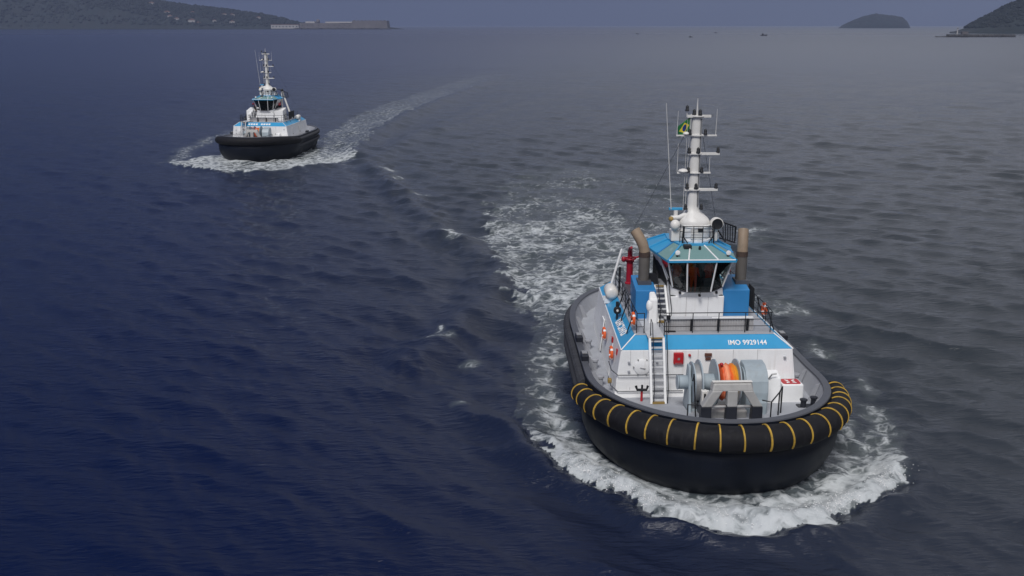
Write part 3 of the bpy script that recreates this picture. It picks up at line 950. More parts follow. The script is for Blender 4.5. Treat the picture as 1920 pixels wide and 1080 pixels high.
def stairway(tug, x0, x1, yb, zb, yt, zt, n, nose="tread_brass"):
    mb = MB()
    d = Vector((0, yt - yb, zt - zb)).normalized(); nrm = Vector((0, -d.z, d.y))
    for x in (x0, x1):
        p = [Vector((x, yb, zb)) + nrm * 0.09, Vector((x, yb, zb)) - nrm * 0.09, Vector((x, yt, zt)) - nrm * 0.09, Vector((x, yt, zt)) + nrm * 0.09]
        mb.hexa([q + Vector((-0.055, 0, 0)) for q in p] + [q + Vector((0.055, 0, 0)) for q in p])
    st = mb.build("stairway", "white_paint", tug)
    for i in range(n):
        t = (i + 0.5) / n; y = yb + (yt - yb) * t; z = zb + (zt - zb) * t
        MB().box(x0 + 0.05, x1 - 0.05, y - 0.06, y + 0.16, z - 0.02, z + 0.02).build("tread", "tread_grey", st)
    for x in (x0 + 0.10, x1 + 0.10):
        a = Vector((x, yb, zb)); b = Vector((x, yt, zt)); off = Vector((0, -0.12, 0.85))
        MB().tube([a + Vector((0, -0.05, 0.05)), a + off * 0.95, b + off, b + Vector((0, 0.35, 0.9)), b + Vector((0, 0.35, 0.0))], 0.024, 6).build("handrail", "rail_black", st, True)
    MB().box(x0 + 0.04, x1 - 0.04, yt - 0.06, yt + 0.06, zt - 0.03, zt + 0.03).build("step_nosing", nose, st)
    MB().box(x0 + 0.04, x1 - 0.04, yb - 0.09, yb + 0.01, zb + 0.02, zb + 0.12).build("step_nosing", nose, st)
    return st

def nav_light(parent, x, y, z, s=1.0):
    MB().lathe([(0.10 * s, 0), (0.10 * s, 0.07 * s), (0.075 * s, 0.10 * s), (0.085 * s, 0.2 * s), (0.05 * s, 0.26 * s), (0.02 * s, 0.29 * s)], (x, y, z), 'Z', 10).build("navigation_light", "rail_black", parent, True)

def build_tug(B):
    T = empty("tug_boat", (B[0], B[1], 0), B[2])
    # ---- hull, bulwark, deck, fenders
    MB().loft([hull_ring(1.9, -1.8), hull_ring(0.85, -0.6), hull_ring(0.40, 0.0, 0.1), hull_ring(0.20, 0.5, 0.34), hull_ring(0.06, 1.1, 0.46), hull_ring(0.0, 1.9, 0.50), hull_ring(0.0, 2.45, 0.46), hull_ring(0.0, 2.75, 0.05), hull_ring(0.0, lambda y: rim_z(y))], True, True, False).build("hull", "hull_black", T, True)
    MB().loft([ring(0.0, lambda y: rim_z(y) + 0.003), ring(0.02, lambda y: rim_z(y) + 0.06), ring(0.36, lambda y: rim_z(y) + 0.06), ring(0.38, lambda y: rim_z(y) - 0.02)], True).build("bulwark_cap", "cap_grey", T, True)
    MB().loft([ring(0.34, lambda y: rim_z(y) - 0.01), ring(0.62, lambda y: deck_z(y) + 0.12), ring(0.72, lambda y: deck_z(y) - 0.03)], True).build("bulwark", "bulwark_grey", T, True)
    # deck as cross strips so that it follows the sheer
    ys = [0.75] + list(np.linspace(1.0, 25.0, 49)) + [25.3]
    hx = np.interp(ys, _half[:, 1], _half[:, 0])
    mb = MB(); rings = []
    for y, x in zip(ys, hx):
        xw = max(0.15, x - 0.6); rings.append([(-xw, y, float(deck_z(y))), (-xw * .5, y, float(deck_z(y)) + .02), (0, y, float(deck_z(y)) + .03), (xw * .5, y, float(deck_z(y)) + .02), (xw, y, float(deck_z(y)))])
    mb.loft(rings, False).build("deck", "deck_grey", T)
    # bulwark stays inside
    for side in (-1, 1):
        for y in np.arange(3.4, 22, 2.5):
            x = float(np.interp(y, _half[:, 1], _half[:, 0])); dz, rz = float(deck_z(y)), float(rim_z(y))
            MB().prism([(side * (x - 0.42), rz - 0.05), (side * (x - 0.62), rz - 0.1), (side * (x - 1.0), dz), (side * (x - 0.7), dz)], 'Y', y - 0.02, y + 0.02).build("bulwark_stay", "bulwark_grey", T)
    # big bow fender
    path = arc_path(7.6, 0.42, lambda y: float(rim_z(y)) - 0.58)
    path, _ = resample3(path, 0.16)
    n = len(path)
    rad = [(0.48 + 0.13 * (1 - sstep(1.0, 7.0, np.array(path[i][1])).item())) * min(1.0, (0.25 + 0.75 * math.sqrt(max(0, min(1, min(i, n - 1 - i) / 5.0))))) * (1 + 0.012 * math.sin(i * 0.9)) for i in range(n)]
    F = MB().tube(path, rad, 26).build("bow_fender", "rubber", T, True)
    # webbing straps round it
    per = 21
    for k in range(per):
        i = int(round(3 + (n - 7) * (k + 0.5 + random.uniform(-0.06, 0.06)) / per))
        p = Vector(path[i]); tdir = (Vector(path[min(n - 1, i + 1)]) - Vector(path[max(0, i - 1)])).normalized()
        outw = Vector((0, 0, 1)).cross(tdir); 
        if outw.dot(Vector((p.x, p.y - 9, 0))) < 0: outw = -outw
        wv_ = 0.038 + random.uniform(0, 0.01); sk = random.uniform(-0.09, 0.09)
        rings = []
        a0, a1 = R(128), R(-26) - random.uniform(0, 0.2)
        for q in range(19):
            a = a0 + (a1 - a0) * q / 18
            rr_ = rad[i] + 0.012
            sl = tdir * sk * (q / 18 - 0.5)
            c0 = p + (outw * math.cos(a) + Vector((0, 0, 1)) * math.sin(a)) * rr_ + sl
            c1 = p + (outw * math.cos(a) + Vector((0, 0, 1)) * math.sin(a)) * (rr_ + 0.035) + sl
            rings.append([c0 - tdir * wv_, c1 - tdir * wv_ * 0.8, c1 + tdir * wv_ * 0.8, c0 + tdir * wv_])
        MB().loft(rings, True, True, True).build("fender_strap", "strap_yellow", F, True)
    # ribbed side fender from the bow fender aft round the stern
    sp_ = stern_path(7.4, 0.04, lambda y: rim_z(y) - 0.52)
    sp_, _ = resample3(sp_, 0.11)
    rr2 = [0.30 + (0.035 if (i // 2) % 2 else 0.0) for i in range(len(sp_))]
    MB().tube(sp_, rr2, 10).build("side_fender", "side_rubber", T)
    lp = stern_path(6.0, 0.10, lambda y: 1.62)
    lp, _ = resample3(lp, 0.5)
    MB().tube(lp, 0.24, 10).build("rubbing_strake", "side_rubber", T, True)
    # fairlead rollers and bollards along the bulwark
    for side in (-1, 1):
        for y in ((13.4, 10.2) if side < 0 else (13.4,)):
            x = side * (float(np.interp(y, _half[:, 1], _half[:, 0])) - 0.22); z = float(rim_z(y))
            fl = MB().box(x - 0.2, x + 0.2, y - 0.42, y + 0.42, z - 0.5, z + 0.36).build("fairlead", "bitt_black", T, bevel=0.05)
            MB().box(x - 0.14, x + 0.14, y - 0.10, y + 0.36, z + 0.37, z + 0.40).build("fairlead_cap", "steel", fl)
        for (bx, by) in ((4.72, 5.0),):
            dz = float(deck_z(by))
            bb = MB().box(side * bx - 0.55, side * bx + 0.55, by - 0.22, by + 0.22, dz, dz + 0.06).build("double_bollard", "bitt_black", T)
            for q in (-0.3, 0.3):
                MB().lathe([(0.14, 0), (0.14, 0.30), (0.19, 0.34), (0.19, 0.40), (0.12, 0.42)], (side * bx + q, by + q * 0.45 * side, dz + 0.05), 'Z', 14).build("bollard_post", "bitt_black", bb, True)
        for y in (8.6, 11.2, 14.6):
            x = side * (float(np.interp(y, _half[:, 1], _half[:, 0])) - 0.9); dz = float(deck_z(y))
            MB().lathe([(0.16, 0), (0.16, 0.42), (0.21, 0.46), (0.21, 0.56), (0.10, 0.62)], (x, y, dz), 'Z', 14).build("deck_vent", "bulwark_grey", T, True)
    # ---- deckhouse
    def hr(xf, xa, yf, ya, z): return [(-xf, yf, z), (xf, yf, z), (xa, ya, z), (-xa, ya, z)]
    DH = MB().loft([hr(4.66, 4.45, 6.93, 19.0, 1.95), hr(4.62, 4.4, 6.93, 19.0, 3.05), hr(4.40, 4.12, 7.0, 19.0, 4.75)], True, True, True).build("deckhouse", "white_paint", T, bevel=0.05)
    MB().loft([hr(4.395, 4.115, 7.004, 18.99, 4.755), hr(3.58, 3.45, 7.74, 18.4, 5.33)], True, False, False).build("blue_band", "band_blue", T)
    MB().loft([hr(3.62, 3.49, 7.70, 18.44, 5.32), hr(3.60, 3.47, 7.72, 18.42, 5.37)], True, True, True).build("upper_deck", "deck_grey", T)
    mb = MB()
    for s in (-1, 1):
        mb.tube([(s * 4.40, 6.99, 4.76), (s * 3.58, 7.74, 5.36)], 0.035, 6)
        mb.tube([(s * 4.40, 6.99, 4.765), (s * 4.12, 18.99, 4.765)], 0.035, 6)
    mb.build("edge_trim", "white_paint", T, True)
    # front wall fittings
    box_ = MB().box(-1.72, -1.22, 6.80, 6.99, 4.02, 4.62).build("fire_hose_box", "signal_red", T, bevel=0.03)
    MB().box(-1.53, -1.41, 6.785, 6.80, 4.26, 4.38).build("latch", "steel", box_)
    MB().box(-1.66, -1.28, 6.788, 6.798, 4.08, 4.10).build("hinge", "steel", box_)
    MB().lathe([(0.07, 0), (0.07, -0.08), (0.02, -0.1)], (-0.9, 6.96, 4.47), 'Y', 12).build("alarm_button", "signal_red", T)
    MB().box(-0.12, 0.24, 6.90, 6.99, 4.40, 4.56).build("name_plate", "plate_brown", T, bevel=0.01)
    MB().box(-0.08, 0.20, 6.90, 6.985, 4.20, 4.34).build("vent_plate", "plate_brown", T, bevel=0.01)
    hatch = MB().lathe([(0.42, 0), (0.42, -0.05), (0.36, -0.08)], (-3.3, 6.95, 3.86), 'Y', 28).build("round_hatch", "white_paint", T, True)
    for q in range(6):
        a = q * math.pi / 3
        MB().box(-3.3 + 0.44 * math.cos(a) - 0.03, -3.3 + 0.44 * math.cos(a) + 0.03, 6.86, 6.96, 3.86 + 0.44 * math.sin(a) - 0.03, 3.86 + 0.44 * math.sin(a) + 0.03).build("hatch_dog", "steel", hatch)
    MB().tube([(-3.42, 6.85, 3.84), (-3.2, 6.83, 3.80), (-3.14, 6.87, 3.78)], 0.02, 6).build("hatch_handle", "steel", hatch, True)
    for (x, z) in ((-3.98, 4.1), (-3.98, 3.62), (-2.55, 4.1), (4.0, 4.3)):
        MB().box(x - 0.06, x + 0.06, 6.86, 6.99, z - 0.05, z + 0.05).build("wall_cleat", "bulwark_grey", T, bevel=0.015)
    for z, yy in ((3.48, 6.78), (2.62, 6.74)):
        MB().tube([(-4.85, 8.2, z + 0.25), (-4.85, 7.1, z + 0.18), (-4.55, yy, z), (-4.2, yy, z), (-1.2, yy, z)], 0.028, 6).build("grab_rail", "cap_grey", T, True)
    MB().tube([(-0.2, 6.8, 3.5), (2.0, 6.8, 3.5)], 0.028, 6).build("grab_rail", "cap_grey", T, True)
    MB().loft([[(-4.70, 6.70, 1.9), (4.70, 6.70, 1.9), (4.7, 6.98, 1.9), (-4.7, 6.98, 1.9)], [(-4.68, 6.86, 2.55), (4.68, 6.86, 2.55), (4.68, 6.98, 2.55), (-4.68, 6.98, 2.55)]], True, True, True).build("plinth", "white_paint", T)
    # starboard side: doors and portholes
    for s in (-1, 1):
        for y in (9.8, 13.8):
            xw = 4.50
            dr = MB().hexa([(s * 4.63, y, 2.35), (s * 4.63, y + 0.8, 2.35), (s * 4.60, y + 0.8, 2.35), (s * 4.60, y, 2.35), (s * 4.45, y, 4.25), (s * 4.45, y + 0.8, 4.25), (s * 4.38, y + 0.8, 4.25), (s * 4.38, y, 4.25)]).build("side_door", "white_paint", T)
            MB().box(s * 4.6 - 0.03, s * 4.6 + 0.03, y + 0.06, y + 0.12, 3.2, 3.4).build("door_handle", "steel", dr)
    # IMO number on the front slope
    cu = bpy.data.curves.new("lettering", 'FONT')
    cu.body = "IMO 9929144"; cu.size = 0.36; cu.extrude = 0.004; cu.offset = 0.006; cu.space_character = 1.03
    to = bpy.data.objects.new("lettering_tmp", cu); COL.objects.link(to)
    dg = bpy.context.evaluated_depsgraph_get()
    me = bpy.data.meshes.new_from_object(to.evaluated_get(dg)); bpy.data.objects.remove(to)
    me.name = "number_lettering"; me.materials.clear(); me.materials.append(MATS["lettering_white"])
    xs = [v.co.x for v in me.vertices]; wdt = max(xs) - min(xs)
    lo = bpy.data.objects.new("number_lettering", me); COL.objects.link(lo); lo.parent = T
    sl = math.atan2(0.575, 0.736)
    lo.rotation_euler = (sl, 0, 0); lo.scale = (1.98 / wdt, 1.15, 1)
    lo.location = (1.12, 7.20 - 0.012, 4.755 + 0.196 * 0.781 + 0.016)
    # ship's name on the starboard slope: a row of worn white block characters
    nn_ = Vector((-0.575, 0, 0.815)).normalized(); upd = Vector((0.815, 0, 0.575)).normalized()
    base = Vector((-4.16, 8.75, 4.90))
    for k in range(5):
        c = base + Vector((0.004 * k, 0.52 * k, 0)) + nn_ * 0.012
        mb = MB(); a = Vector((0, 0.40, 0)); th_ = 0.012
        def bar(u0, u1, v0, v1):
            p = [c + a * u + upd * (v * 0.42) for u, v in ((u0, v0), (u1, v0), (u1, v1), (u0, v1))]
            mb.hexa(p + [q + nn_ * th_ for q in p])
        bar(0, 0.30, 0, 1)
        if k % 2 == 0: bar(0.305, 1, 0.72, 1); bar(0.305, 0.9, 0, 0.26)
        if k % 2 == 1: bar(0.70, 1, 0, 1); bar(0.305, 0.695, 0.36, 0.64)
        if k in (0, 4): bar(0.70, 1, 0.265, 0.715)
        mb.build("name_character", "lettering_white", T)
    # ---- stairs to the upper deck and walkway
    stairway(T, -2.98, -2.28, 5.70, 2.34, 6.92, 5.40, 10)
    MB().box(-3.05, -2.2, 6.90, 10.2, 5.385, 5.42).build("walkway", "tread_grey", T)
    # ---- upper deck railings
    f0 = 5.36
    pts = [(-2.12, 8.9, f0), (-2.12, 7.84, f0), (3.5, 7.84, f0), (3.55, 9.0, f0), (3.52, 11.2, f0)]
    posts = [(-2.12, 8.9, f0), (-1.85, 7.84, f0), (-0.62, 7.84, f0), (0.72, 7.84, f0), (2.1, 7.84, f0), (3.42, 7.84, f0), (3.54, 9.2, f0), (3.53, 10.6, f0)]
    railing(T, pts, 1.08, 3, 0.022, posts)
    pts = [(-3.12, 7.84, f0), (-3.5, 7.84, f0), (-3.5, 9.6, f0), (-3.46, 13.0, f0), (-3.44, 16.5, f0)]
    railing(T, pts, 1.08, 3, 0.022, [(-3.12, 7.84, f0), (-3.5, 7.9, f0), (-3.5, 9.4, f0), (-3.48, 10.8, f0), (-3.47, 12.2, f0), (-3.46, 13.6, f0), (-3.45, 15.0, f0), (-3.44, 16.5, f0)])
    for (x, y) in ((-3.5, 8.6), (-3.48, 10.9), (-3.47, 12.6), (3.53, 9.0), (3.53, 10.9)):
        s = -1 if x < 0 else 1
        MB().tube([(x, y, f0 + 1.02), (x + s * 0.42, y - 0.1, f0 - 0.22)], 0.035, 6).build("rail_brace", "rail_black", T, True)
    railing(T, [(3.53, 11.4, f0), (3.50, 13.4, f0), (3.46, 16.5, f0)], 1.08, 3, 0.022)
    scr = MB().box(3.50, 3.54, 11.5, 14.4, f0 + 0.12, f0 + 1.35).build("rail_screen", "canvas_black", T)
    # ribbed stowage along the front rail
    SB = MB().box(-1.95, 2.62, 8.20, 8.62, f0 + 0.005, f0 + 0.62).build("stowage_bin", "ribbed_grey", T)
    for k in range(34):
        x = -1.9 + k * (4.5 / 33)
        MB().box(x - 0.035, x + 0.035, 8.15, 8.198, f0 + 0.03, f0 + 0.6).build("rib", "ribbed_grey", SB)
    MB().tube([(0.45, 8.25, f0 + 0.68), (2.6, 8.25, f0 + 0.68)], 0.05, 8).build("bin_rail", "white_paint", SB, True)
    MB().box(-1.98, 2.65, 8.12, 8.66, f0 + 0.62, f0 + 0.65).build("bin_lid", "tread_grey", SB)
    for x in (-0.62, 0.78, 2.3):
        MB().box(x - 0.06, x + 0.06, 8.08, 8.145, f0 + 0.02, f0 + 0.66).build("bin_strap", "rail_black", SB)
    MB().box(-2.0, -1.45, 7.95, 8.1, f0 + 0.005, f0 + 0.06).build("foot_plate", "rail_black", T)
    MB().box(-1.95, -1.75, 7.95, 8.1, f0 + 0.7, f0 + 0.9).build("deck_speaker", "rail_black", T, bevel=0.03)
    # white cover left of the second stair
    LK = MB().hexa([(-2.62, 9.4, f0), (-2.15, 9.4, f0), (-2.15, 10.2, f0), (-2.62, 10.2, f0), (-2.62, 9.5, f0 + 1.35), (-2.15, 9.5, f0 + 1.35), (-2.2, 10.2, f0 + 1.6), (-2.5, 10.2, f0 + 1.6)]).build("white_locker", "white_paint", T, bevel=0.08)
    MB().ball((-2.55, 9.62, f0 + 0.95), 0.2, 0.2, 0.35).build("locker_cowl", "white_paint", LK, True)
    stairway(T, -2.10, -1.52, 9.6, 5.38, 11.1, 7.0, 7)
    LD = MB().box(-2.45, -1.46, 11.15, 13.6, 6.98, 7.04).build("landing", "deck_grey", T)
    for k in range(6):
        MB().box(-2.35, -1.85, 11.3 + k * 0.12, 11.36 + k * 0.12, 7.05, 7.62 - k * 0.02).build("grating_slat", "rail_black", LD)
    railing(T, [(-2.48, 11.15, 7.02), (-2.48, 13.6, 7.02)], 1.0, 3, 0.022)
    railing(T, [(1.55, 10.6, f0 + 1.7), (1.62, 11.6, f0 + 1.7), (1.9, 12.6, f0 + 1.7)], 1.0, 3, 0.022)
    # grey locker below the monitor, starboard
    ML = MB().box(-3.28, -2.72, 12.0, 15.2, f0, f0 + 0.9).build("grey_locker", "ribbed_grey", T, bevel=0.03)
    MB().box(-3.31, -2.69, 11.97, 15.23, f0 + 0.905, f0 + 0.96).build("locker_lid", "cap_grey", ML)
    # ---- exhaust casings and stacks
    for (x0, x1, xp, kx) in ((-3.22, -2.12, -2.65, -0.50), (1.47, 2.92, 2.66, 0.10)):
        CS = MB().hexa([(x0, 10.2, f0), (x1, 10.2, f0), (x1, 12.2, f0), (x0, 12.2, f0), (x0, 10.25, 6.98), (x1, 10.25, 6.98), (x1, 12.2, 7.35), (x0, 12.2, 7.35)]).build("exhaust_casing", "casing_blue", T, bevel=0.04)
        MB().cyl((xp, 11.3, 6.9), (xp, 11.3, 8.62), 0.30, seg=22).build("exhaust_pipe", "exhaust_grey", T, True)
        MB().cyl((xp, 11.3, 8.60), (xp, 11.3, 8.86), 0.315, seg=22).build("exhaust_collar", "exhaust_scorch", T, True)
        bend = [(xp + kx * t ** 1.5, 11.3 + 0.42 * t ** 1.6, 8.84 + 1.12 * t) for t in np.linspace(0, 1, 9)]
        MB().tube(bend, 0.285, 20).build("exhaust_tail", "exhaust_tan", T, True)
        e_ = Vector(bend[-1]); d_ = (Vector(bend[-1]) - Vector(bend[-2])).normalized()
        MB().cyl(e_ + d_ * 0.002, e_ + d_ * 0.012, 0.24, seg=20).build("exhaust_mouth", "exhaust_scorch", T)
        MB().box(xp - 0.36, xp + 0.36, 10.9, 11.7, 7.0, 7.32).build("exhaust_boot", "cap_grey", T)
    # ---- wheelhouse
    gb = [(-1.46, 14.0), (-1.46, 12.2), (-1.38, 11.0), (-1.30, 10.05), (-0.60, 9.66), (0.66, 9.66), (1.36, 10.05), (1.43, 11.0), (1.50, 12.2), (1.50, 14.0)]     # sill
    gt = [(-1.95, 14.1), (-2.10, 12.3), (-1.90, 11.0), (-1.68, 9.62), (-0.74, 9.26), (0.80, 9.26), (1.72, 9.62), (1.93, 11.0), (2.12, 12.3), (1.98, 14.1)]      # head
    zb = [7.45, 7.45, 7.36, 7.22, 7.05, 7.05, 7.22, 7.36, 7.45, 7.45]; zt = 8.74
    WH = MB().loft([[(-1.42, 9.92, f0), (1.47, 9.92, f0), (1.47, 14.0, f0), (-1.42, 14.0, f0)], [(-1.42, 9.92, 6.72), (1.47, 9.92, 6.72), (1.47, 14.0, 6.72), (-1.42, 14.0, 6.72)]], True, False, True).build("wheelhouse", "white_paint", T, bevel=0.03)
    # skirt from the trunk up to the sill
    lowr = [(-1.42, 14.0, 6.70), (-1.42, 12.2, 6.70), (-1.42, 11.0, 6.70), (-1.42, 10.2, 6.70), (-1.0, 9.915, 6.70), (1.05, 9.915, 6.70), (1.47, 10.2, 6.70), (1.47, 11.0, 6.70), (1.47, 12.2, 6.70), (1.47, 14.0, 6.70)]
    MB().loft([lowr, [(p[0], p[1], z) for p, z in zip(gb, zb)], [(p[0] * 0.93, p[1] + 0.08, z) for p, z in zip(gb, zb)]], False).build("sill_panel", "white_paint", WH)
    for i in range(len(gb) - 1):
        A = Vector((*gb[i], zb[i])); Bq = Vector((*gb[i + 1], zb[i + 1])); C = Vector((*gt[i + 1], zt)); D = Vector((*gt[i], zt))
        nrm = (Bq - A).cross(D - A).normalized()
        cen = (A + Bq + C + D) / 4
        if nrm.dot(cen - Vector((0, 12, 8))) < 0: nrm = -nrm
        q = [A, Bq, C, D]
        if i in (0, 1, 7, 8):
            MB().hexa([p - nrm * 0.03 for p in q] + [p + nrm * 0.0 for p in q]).build("side_panel", "white_paint", WH)
        else:
            MB().hexa([p - nrm * 0.012 for p in q] + [p + nrm * 0.0 for p in q]).build("window_pane", "window_glass", WH)
        for (p0, p1, wd) in ((A, D, 0.045), (Bq, C, 0.045)) if i in (3, 4, 5) else ((A, D, 0.06),):
            if (i == 4) or (i == 3 and p0 is A) or (i == 5 and p0 is Bq) or i in (2, 7):
                MB().tube([p0 + nrm * 0.01, p1 + nrm * 0.01], wd, 6).build("mullion", "white_paint", WH, True)
    MB().tube([(p[0] * 1.003, p[1] - 0.012, z) for p, z in zip(gb, zb)], 0.04, 6).build("window_sill", "rail_black", WH, True)
    for x in (-0.95, 0.06, 1.0):
        wz = 7.02 if abs(x) < 0.5 else 7.12
        wy = 9.62 if abs(x) < 0.5 else 9.82
        wp = MB().box(x - 0.06, x + 0.06, wy - 0.12, wy + 0.05, wz - 0.20, wz - 0.08).build("wiper_motor", "rail_black", WH, bevel=0.02)
        tz = 8.0
        MB().tube([(x, wy - 0.07, wz - 0.1), (x + 0.1, wy - 0.16, wz + 0.35), (x + 0.22, wy - 0.26, wz + 0.7)], 0.012, 5).build("wiper_arm", "rail_black", wp)
    # roof: eave band, sloping skylights, ribs, blue flat top
    eo = [(-1.78, 9.16), (1.82, 9.16), (2.26, 12.3), (2.05, 14.3), (-2.02, 14.3), (-2.24, 12.3)]
    ei = [(-0.84, 10.75), (0.90, 10.75), (1.30, 12.3), (1.2, 13.6), (-1.15, 13.6), (-1.26, 12.3)]
    RF = MB().loft([[(p[0], p[1], 8.76) for p in eo], [(p[0], p[1], 8.87) for p in eo]], True, False, False).build("eave_band", "band_blue", WH)
    MB().add([(p[0] * 0.985, p[1] + 0.03, 8.755) for p in eo], [tuple(range(6))]).build("ceiling", "interior_dark", WH)
    MB().loft([[(p[0], p[1], 9.26) for p in ei], [(p[0], p[1], 9.38) for p in ei]], True, True, True).build("roof_top", "band_blue", WH)
    def sky_quad(a, b, c, d, mat, nm="skylight_pane"):
        q = [Vector(x) for x in (a, b, c, d)]
        n_ = (q[1] - q[0]).cross(q[3] - q[0]).normalized()
        if n_.z < 0: n_ = -n_
        return MB().hexa([p - n_ * 0.02 for p in q] + [p for p in q]).build(nm, mat, WH)
    E0 = [Vector((p[0], p[1], 8.86)) for p in eo]; E1 = [Vector((p[0], p[1], 9.30)) for p in ei]
    def strip(i, t0, t1):
        j = (i + 1) % 6
        return E0[i].lerp(E0[j], t0), E0[i].lerp(E0[j], t1), E1[i].lerp(E1[j], t1), E1[i].lerp(E1[j], t0)
    for t0, t1 in ((0, 0.30), (0.30, 0.74), (0.74, 1.0)): sky_quad(*strip(0, t0, t1), "skylight_glass")
    for t in (0.30, 0.74):
        a, b, c, d = strip(0, t, t)
        MB().tube([a + Vector((0, 0, 0.02)), d + Vector((0, 0, 0.02))], 0.04, 6).build("skylight_bar", "white_paint", WH, True)
    MB().tube([E0[0] + Vector((0.05, 0.03, 0.03)), E0[1] + Vector((-0.05, 0.03, 0.03))], 0.035, 6).build("skylight_bar", "white_paint", WH, True)
    for i in (1, 5):
        sky_quad(*strip(i, 0, 0.55) if i == 1 else strip(i, 0.45, 1), "skylight_glass")
        sky_quad(*strip(i, 0.55, 1) if i == 1 else strip(i, 0, 0.45), "band_blue", "roof_panel")
        tt = 0.55 if i == 1 else 0.45
        a, b, c, d = strip(i, tt, tt)
        MB().tube([a + Vector((0, 0, 0.02)), d + Vector((0, 0, 0.02))], 0.05, 6).build("roof_rib", "casing_blue", WH, True)
    for i in (2, 3, 4): sky_quad(*strip(i, 0, 1), "band_blue", "roof_panel")
    for i in range(6):
        MB().tube([E0[i] + Vector((0, 0, 0.01)), E1[i] + Vector((0, 0, 0.04))], 0.06, 6).build("roof_rib", "band_blue", WH, True)
    for (x, y, z) in ((-1.22, 9.62, 9.02), (1.45, 9.62, 9.0)):
        fl = MB().cyl((x, y, z - 0.05), (x, y, z + 0.12), 0.05, seg=8).build("floodlight", "rail_black", WH)
        MB().lathe([(0.05, 0.1), (0.12, -0.02), (0.13, -0.08), (0.1, -0.09)], (x, y - 0.05, z + 0.2), 'Y', 12).build("lamp_head", "white_paint", fl, True)
    MB().box(-0.72, -0.30, 10.35, 10.7, 9.2, 9.42).build("roof_camera", "rail_black", WH, bevel=0.04)
    MB().lathe([(0.07, 0), (0.07, 0.14), (0.04, 0.2)], (0.12, 10.35, 9.18), 'Z', 10).build("roof_sensor", "rail_black", WH)
    # wheelhouse inside
    MB().box(-1.36, 1.41, 10.0, 13.9, 6.725, 6.76).build("cabin_floor", "interior_dark", WH)
    MB().box(-1.95, 1.98, 12.5, 12.58, 6.76, 8.74).build("rear_bulkhead", "interior_dark", WH)  # set forward to block light from behind
    for s in (-1, 1):
        MB().hexa([(s * 1.34, 11.1, 6.76), (s * 1.38, 12.5, 6.76), (s * 1.44, 12.5, 6.76), (s * 1.38, 11.1, 6.76), (s * 1.76, 11.1, 8.72), (s * 1.95, 12.5, 8.72), (s * 2.02, 12.5, 8.72), (s * 1.82, 11.1, 8.72)]).build("side_light_block", "interior_dark", WH)  # dark pieces added to keep light out of the cabin
    co_ = MB().hexa([(-1.1, 10.1, 6.76), (-0.35, 10.1, 6.76), (-0.35, 10.7, 6.76), (-1.1, 10.7, 6.76), (-1.1, 10.05, 7.35), (-0.35, 10.05, 7.35), (-0.35, 10.7, 7.62), (-1.1, 10.7, 7.62)]).build("console", "console_blue", WH, bevel=0.03)
    MB().hexa([(0.4, 10.1, 6.76), (1.2, 10.1, 6.76), (1.2, 10.7, 6.76), (0.4, 10.7, 6.76), (0.4, 10.05, 7.3), (1.2, 10.05, 7.3), (1.2, 10.7, 7.55), (0.4, 10.7, 7.55)]).build("console", "console_blue", WH, bevel=0.03)
    MB().box(0.18, 0.56, 11.1, 11.6, 6.77, 7.9).build("helm_chair", "interior_dark", WH, bevel=0.08)
    # port sidelight board
    MB().box(1.98, 2.06, 11.2, 12.2, 7.75, 8.2).build("sidelight_board", "signal_red", WH)
    # ---- mast with its housing
    hc = (0.16, 12.0)
    HS = MB().lathe([(0.86, 0), (0.86, 0.12), (0.80, 0.14), (0.80, 0.78), (0.85, 0.80), (0.85, 0.90)], (hc[0], hc[1], 9.36), 'Z', 28).build("mast_housing", "white_paint", T, True)
    MB().box(-0.20, 0.42, 11.19, 11.28, 9.55, 10.12).build("housing_panel", "dome_white", HS, bevel=0.02)
    MB().box(0.16, 0.44, 11.12, 11.22, 9.98, 10.16).build("housing_lamp", "rail_black", HS, bevel=0.02)
    hpts = [(-0.78, 11.3, 9.37), (-0.6, 11.05, 9.37), (0.9, 11.05, 9.37), (1.08, 11.3, 9.37)]
    railing(T, hpts, 0.92, 3, 0.018, hpts + [(-0.1, 11.05, 9.37), (0.4, 11.05, 9.37)])
    for s, x in ((-1, -0.66), (1, 0.96)):
        MB().tube([(x, 11.0, 10.3), (x, 11.02, 9.75), (x - s * 0.25, 10.95, 9.4)], 0.035, 6).build("rail_brace", "rail_black", T, True)
        MB().tube([(x, 11.0, 10.3), (x + s * 0.03, 11.0, 9.4)], 0.04, 6).build("rail_brace", "rail_black", T, True)
    MS = MB().lathe([(0.90, 10.24), (0.93, 10.32), (0.80, 10.55), (0.52, 10.82), (0.34, 11.02), (0.30, 11.3), (0.29, 13.0), (0.285, 15.95)], (0.03, 12.2, 0), 'Z', 28).build("mast", "mast_white", T, True)
    for v in MS.data.vertices:                        # housing collar sits a little to port of the column
        if v.co.z < 10.9: v.co.x += 0.13 * (10.95 - v.co.z)
    def arm(x0, x1, z, r=0.05, plate=0.0, y=12.0):
        mb = MB()
        mb.box(x0, x1, y - r, y + r, z - r * 0.8, z + r * 0.8)
        if plate: mb.lathe([(plate, -0.03), (plate, 0.03)], (0.03, 12.2, z), 'Z', 20)
        return mb.build("crossarm", "mast_white", MS)
    arm(-0.55, 0.72, 16.03, 0.08, 0.42); arm(-1.08, 1.08, 15.02, 0.045, 0.38); arm(-0.42, 1.28, 14.05, 0.075, 0.40); arm(-0.95, 0.85, 13.03, 0.05, 0.40); arm(-0.50, 1.28, 12.12, 0.08, 0.42)
